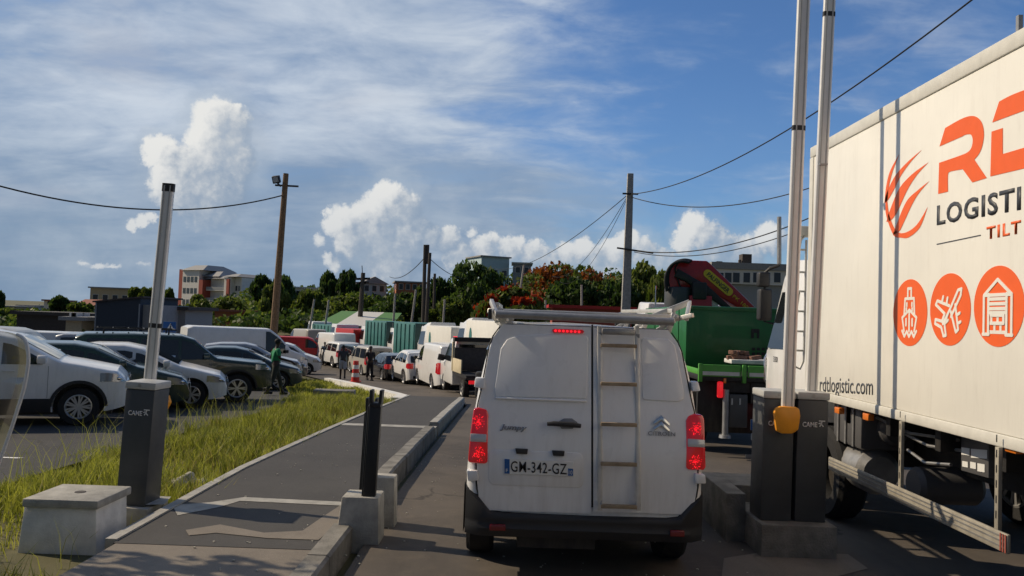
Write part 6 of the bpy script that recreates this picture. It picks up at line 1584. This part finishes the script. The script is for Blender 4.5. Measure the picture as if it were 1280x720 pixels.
h *= np.clip(.45+(pos[:, 0]-np.array([lotx(a) for a in pos[:, 1]]))*.6, .4, 1)
k_ = BX_(pos); pos, h = pos[k_], h[k_]
w = rs.uniform(.006, .014, len(h))*(1+pos[:, 1]*.02)
tag(blades(pos, h, w, 'grass', 'grass_blade'), 'tall rough grass growing between the parking lot and the footpath', 'grass', kind='stuff')
pos, h = grow(17000, lotx, inn, 22, 40, .06, .26)
tag(blades(pos, h, rs.uniform(.02, .04, len(h)), 'grass', 'grass_blade'), 'shorter grass in the corner beyond, inside the white kerb', 'grass', kind='stuff')
pos, h = grow(20000, lambda Y: -5.6, lambda Y: -3.12, 3.4, 7.2, .12, .36, .6)
k_ = ~((pos[:, 0] > -4.08) & (pos[:, 1] > 5.7) & (pos[:, 1] < 7.1)); pos, h = pos[k_], h[k_]
tag(blades(pos, h, rs.uniform(.006, .012, len(h)), 'grass', 'grass_blade'), 'grass round the white concrete box', 'grass', kind='stuff')
# tussocks: bunches of longer blades that lean outwards, a few spilling over the path edge
tp_, th_, n_t = [], [], 0
for i in range(230):
    Y = 4.2+19*rs.rand()**1.5; lo, hi = lotx(Y)+.35, -3.14; x = lo+(hi-lo)*rs.rand()**(.55 if i % 3 else 1.4); m_ = rs.randint(35, 90); q = rs.normal(size=(m_, 2))*rs.uniform(.05, .15)
    tp_.append(np.stack([x+q[:, 0], Y+q[:, 1], np.full(m_, zg(Y)-.08)], 1)); th_.append(rs.uniform(.18, .45)*rs.uniform(.6, 1.1, m_))
tp_, th_ = np.concatenate(tp_), np.concatenate(th_)
k_ = BX_(tp_); tp_, th_ = tp_[k_], th_[k_]
k_ = rs.rand(len(th_)) < .8
tag(blades(tp_[k_], th_[k_], rs.uniform(.007, .015, k_.sum()), 'grass', 'grass_blade'), 'tussocks of longer grass along the path edge', 'grass', kind='stuff')
tag(blades(tp_[~k_], th_[~k_]*.9, rs.uniform(.007, .013, (~k_).sum()), 'dry_grass', 'dry_blade'), 'dead straw-coloured blades among the tussocks', 'grass', kind='stuff')
# stalks with seed heads
pos, h = grow(1500, lambda Y: -6.1, lambda Y: -3.3, 6, 20, .35, .75)
tag(blades(pos, h, np.full(len(h), .006), 'seed_stalks', 'grass_blade'), 'thin dry seed stalks standing above the rough grass', 'grass', kind='stuff')
# grit and scraps on the ground near the van
b = MB()
for k in range(260):
    x, y = rnd.uniform(-3, 2.2), rnd.uniform(5, 12)
    zz = .15 if (-3 < x < -1.5) else 0.0
    r = rnd.uniform(.004, .013); c = Vector((x, y, zg(y)+zz)); pts = [c+Vector((r*math.cos(a)*rnd.uniform(.6, 1.2), r*math.sin(a)*rnd.uniform(.6, 1.2), 0)) for a in (0, 1.3, 2.5, 3.8, 5.1)]
    b.prism(pts, (0, 0, r*.7))
tag(b.build('grit', 'stone', smooth=False), 'loose grit scattered over the road and path', 'grit', kind='stuff')
# ------------------------------------------------------------------ clear wind deflector of the viewer's own vehicle
mg = bpy.data.materials.new('clear_acrylic'); mg.use_nodes = True; t = NT(mg.node_tree)
lw = t.node('ShaderNodeLayerWeight', {'Blend': .35}).outputs['Fresnel']
mx = t.node('ShaderNodeMixShader', {0: t.m('MULTIPLY_ADD', lw, .6, .12), 1: t.node('ShaderNodeBsdfTransparent', {'Color': (.86, .89, .90, 1)}).outputs[0], 2: t.node('ShaderNodeBsdfGlossy', {'Color': (.8, .8, .8, 1), 'Roughness': .03}).outputs[0]})
t.l.new(mx.outputs[0], t.n['Material Output'].inputs[0]); M['clear_acrylic'] = mg
YD = 1.5
edge = curve([(-70,408),(-20,412),(14,416),(30,424),(35,440),(35,458),(30,485),(21,515),(11,545),(0,575),(-20,625)], 6)
WD = thing('wind_deflector', 'clear curved plastic deflector with a white beaded rim at the frame edge', 'deflector', P(-40, 500, YD)); w0 = Vector(WD.location)
b = MB(); rows = []
for k in range(7):
    s_ = k/6; rows.append([P(lerp(x, -90, s_), lerp(y, 500, s_), YD+.10*s_-.25*s_*s_)-w0 for x, y in edge])
b.sheet(rows); bmesh.ops.solidify(b.bm, geom=b.bm.faces[:], thickness=.002); b.build('shield', 'clear_acrylic', WD, ang=70)
MB().tube([P(x, y, YD)-w0 for x, y in edge[14:]], .0034, 8).build('rim_bead', 'plate_white', WD)

# a thin young tree beyond the edge of the view throws the loose leaf shadow on the apron
t = thing('young_tree', 'thin young tree standing in the grass beyond the white concrete box', 'tree', (-6.2, 6.3, -.1))
p = crown_pts('round', 420); o = link('crown', leaf_mesh('crown', p, .13, 'leaf_mid', .3), t); o.location = (0, 0, 2.5); o.scale = (.9, .9, 1.8)
link('trunk', trunk_mesh(4.0, .06, .5), t)
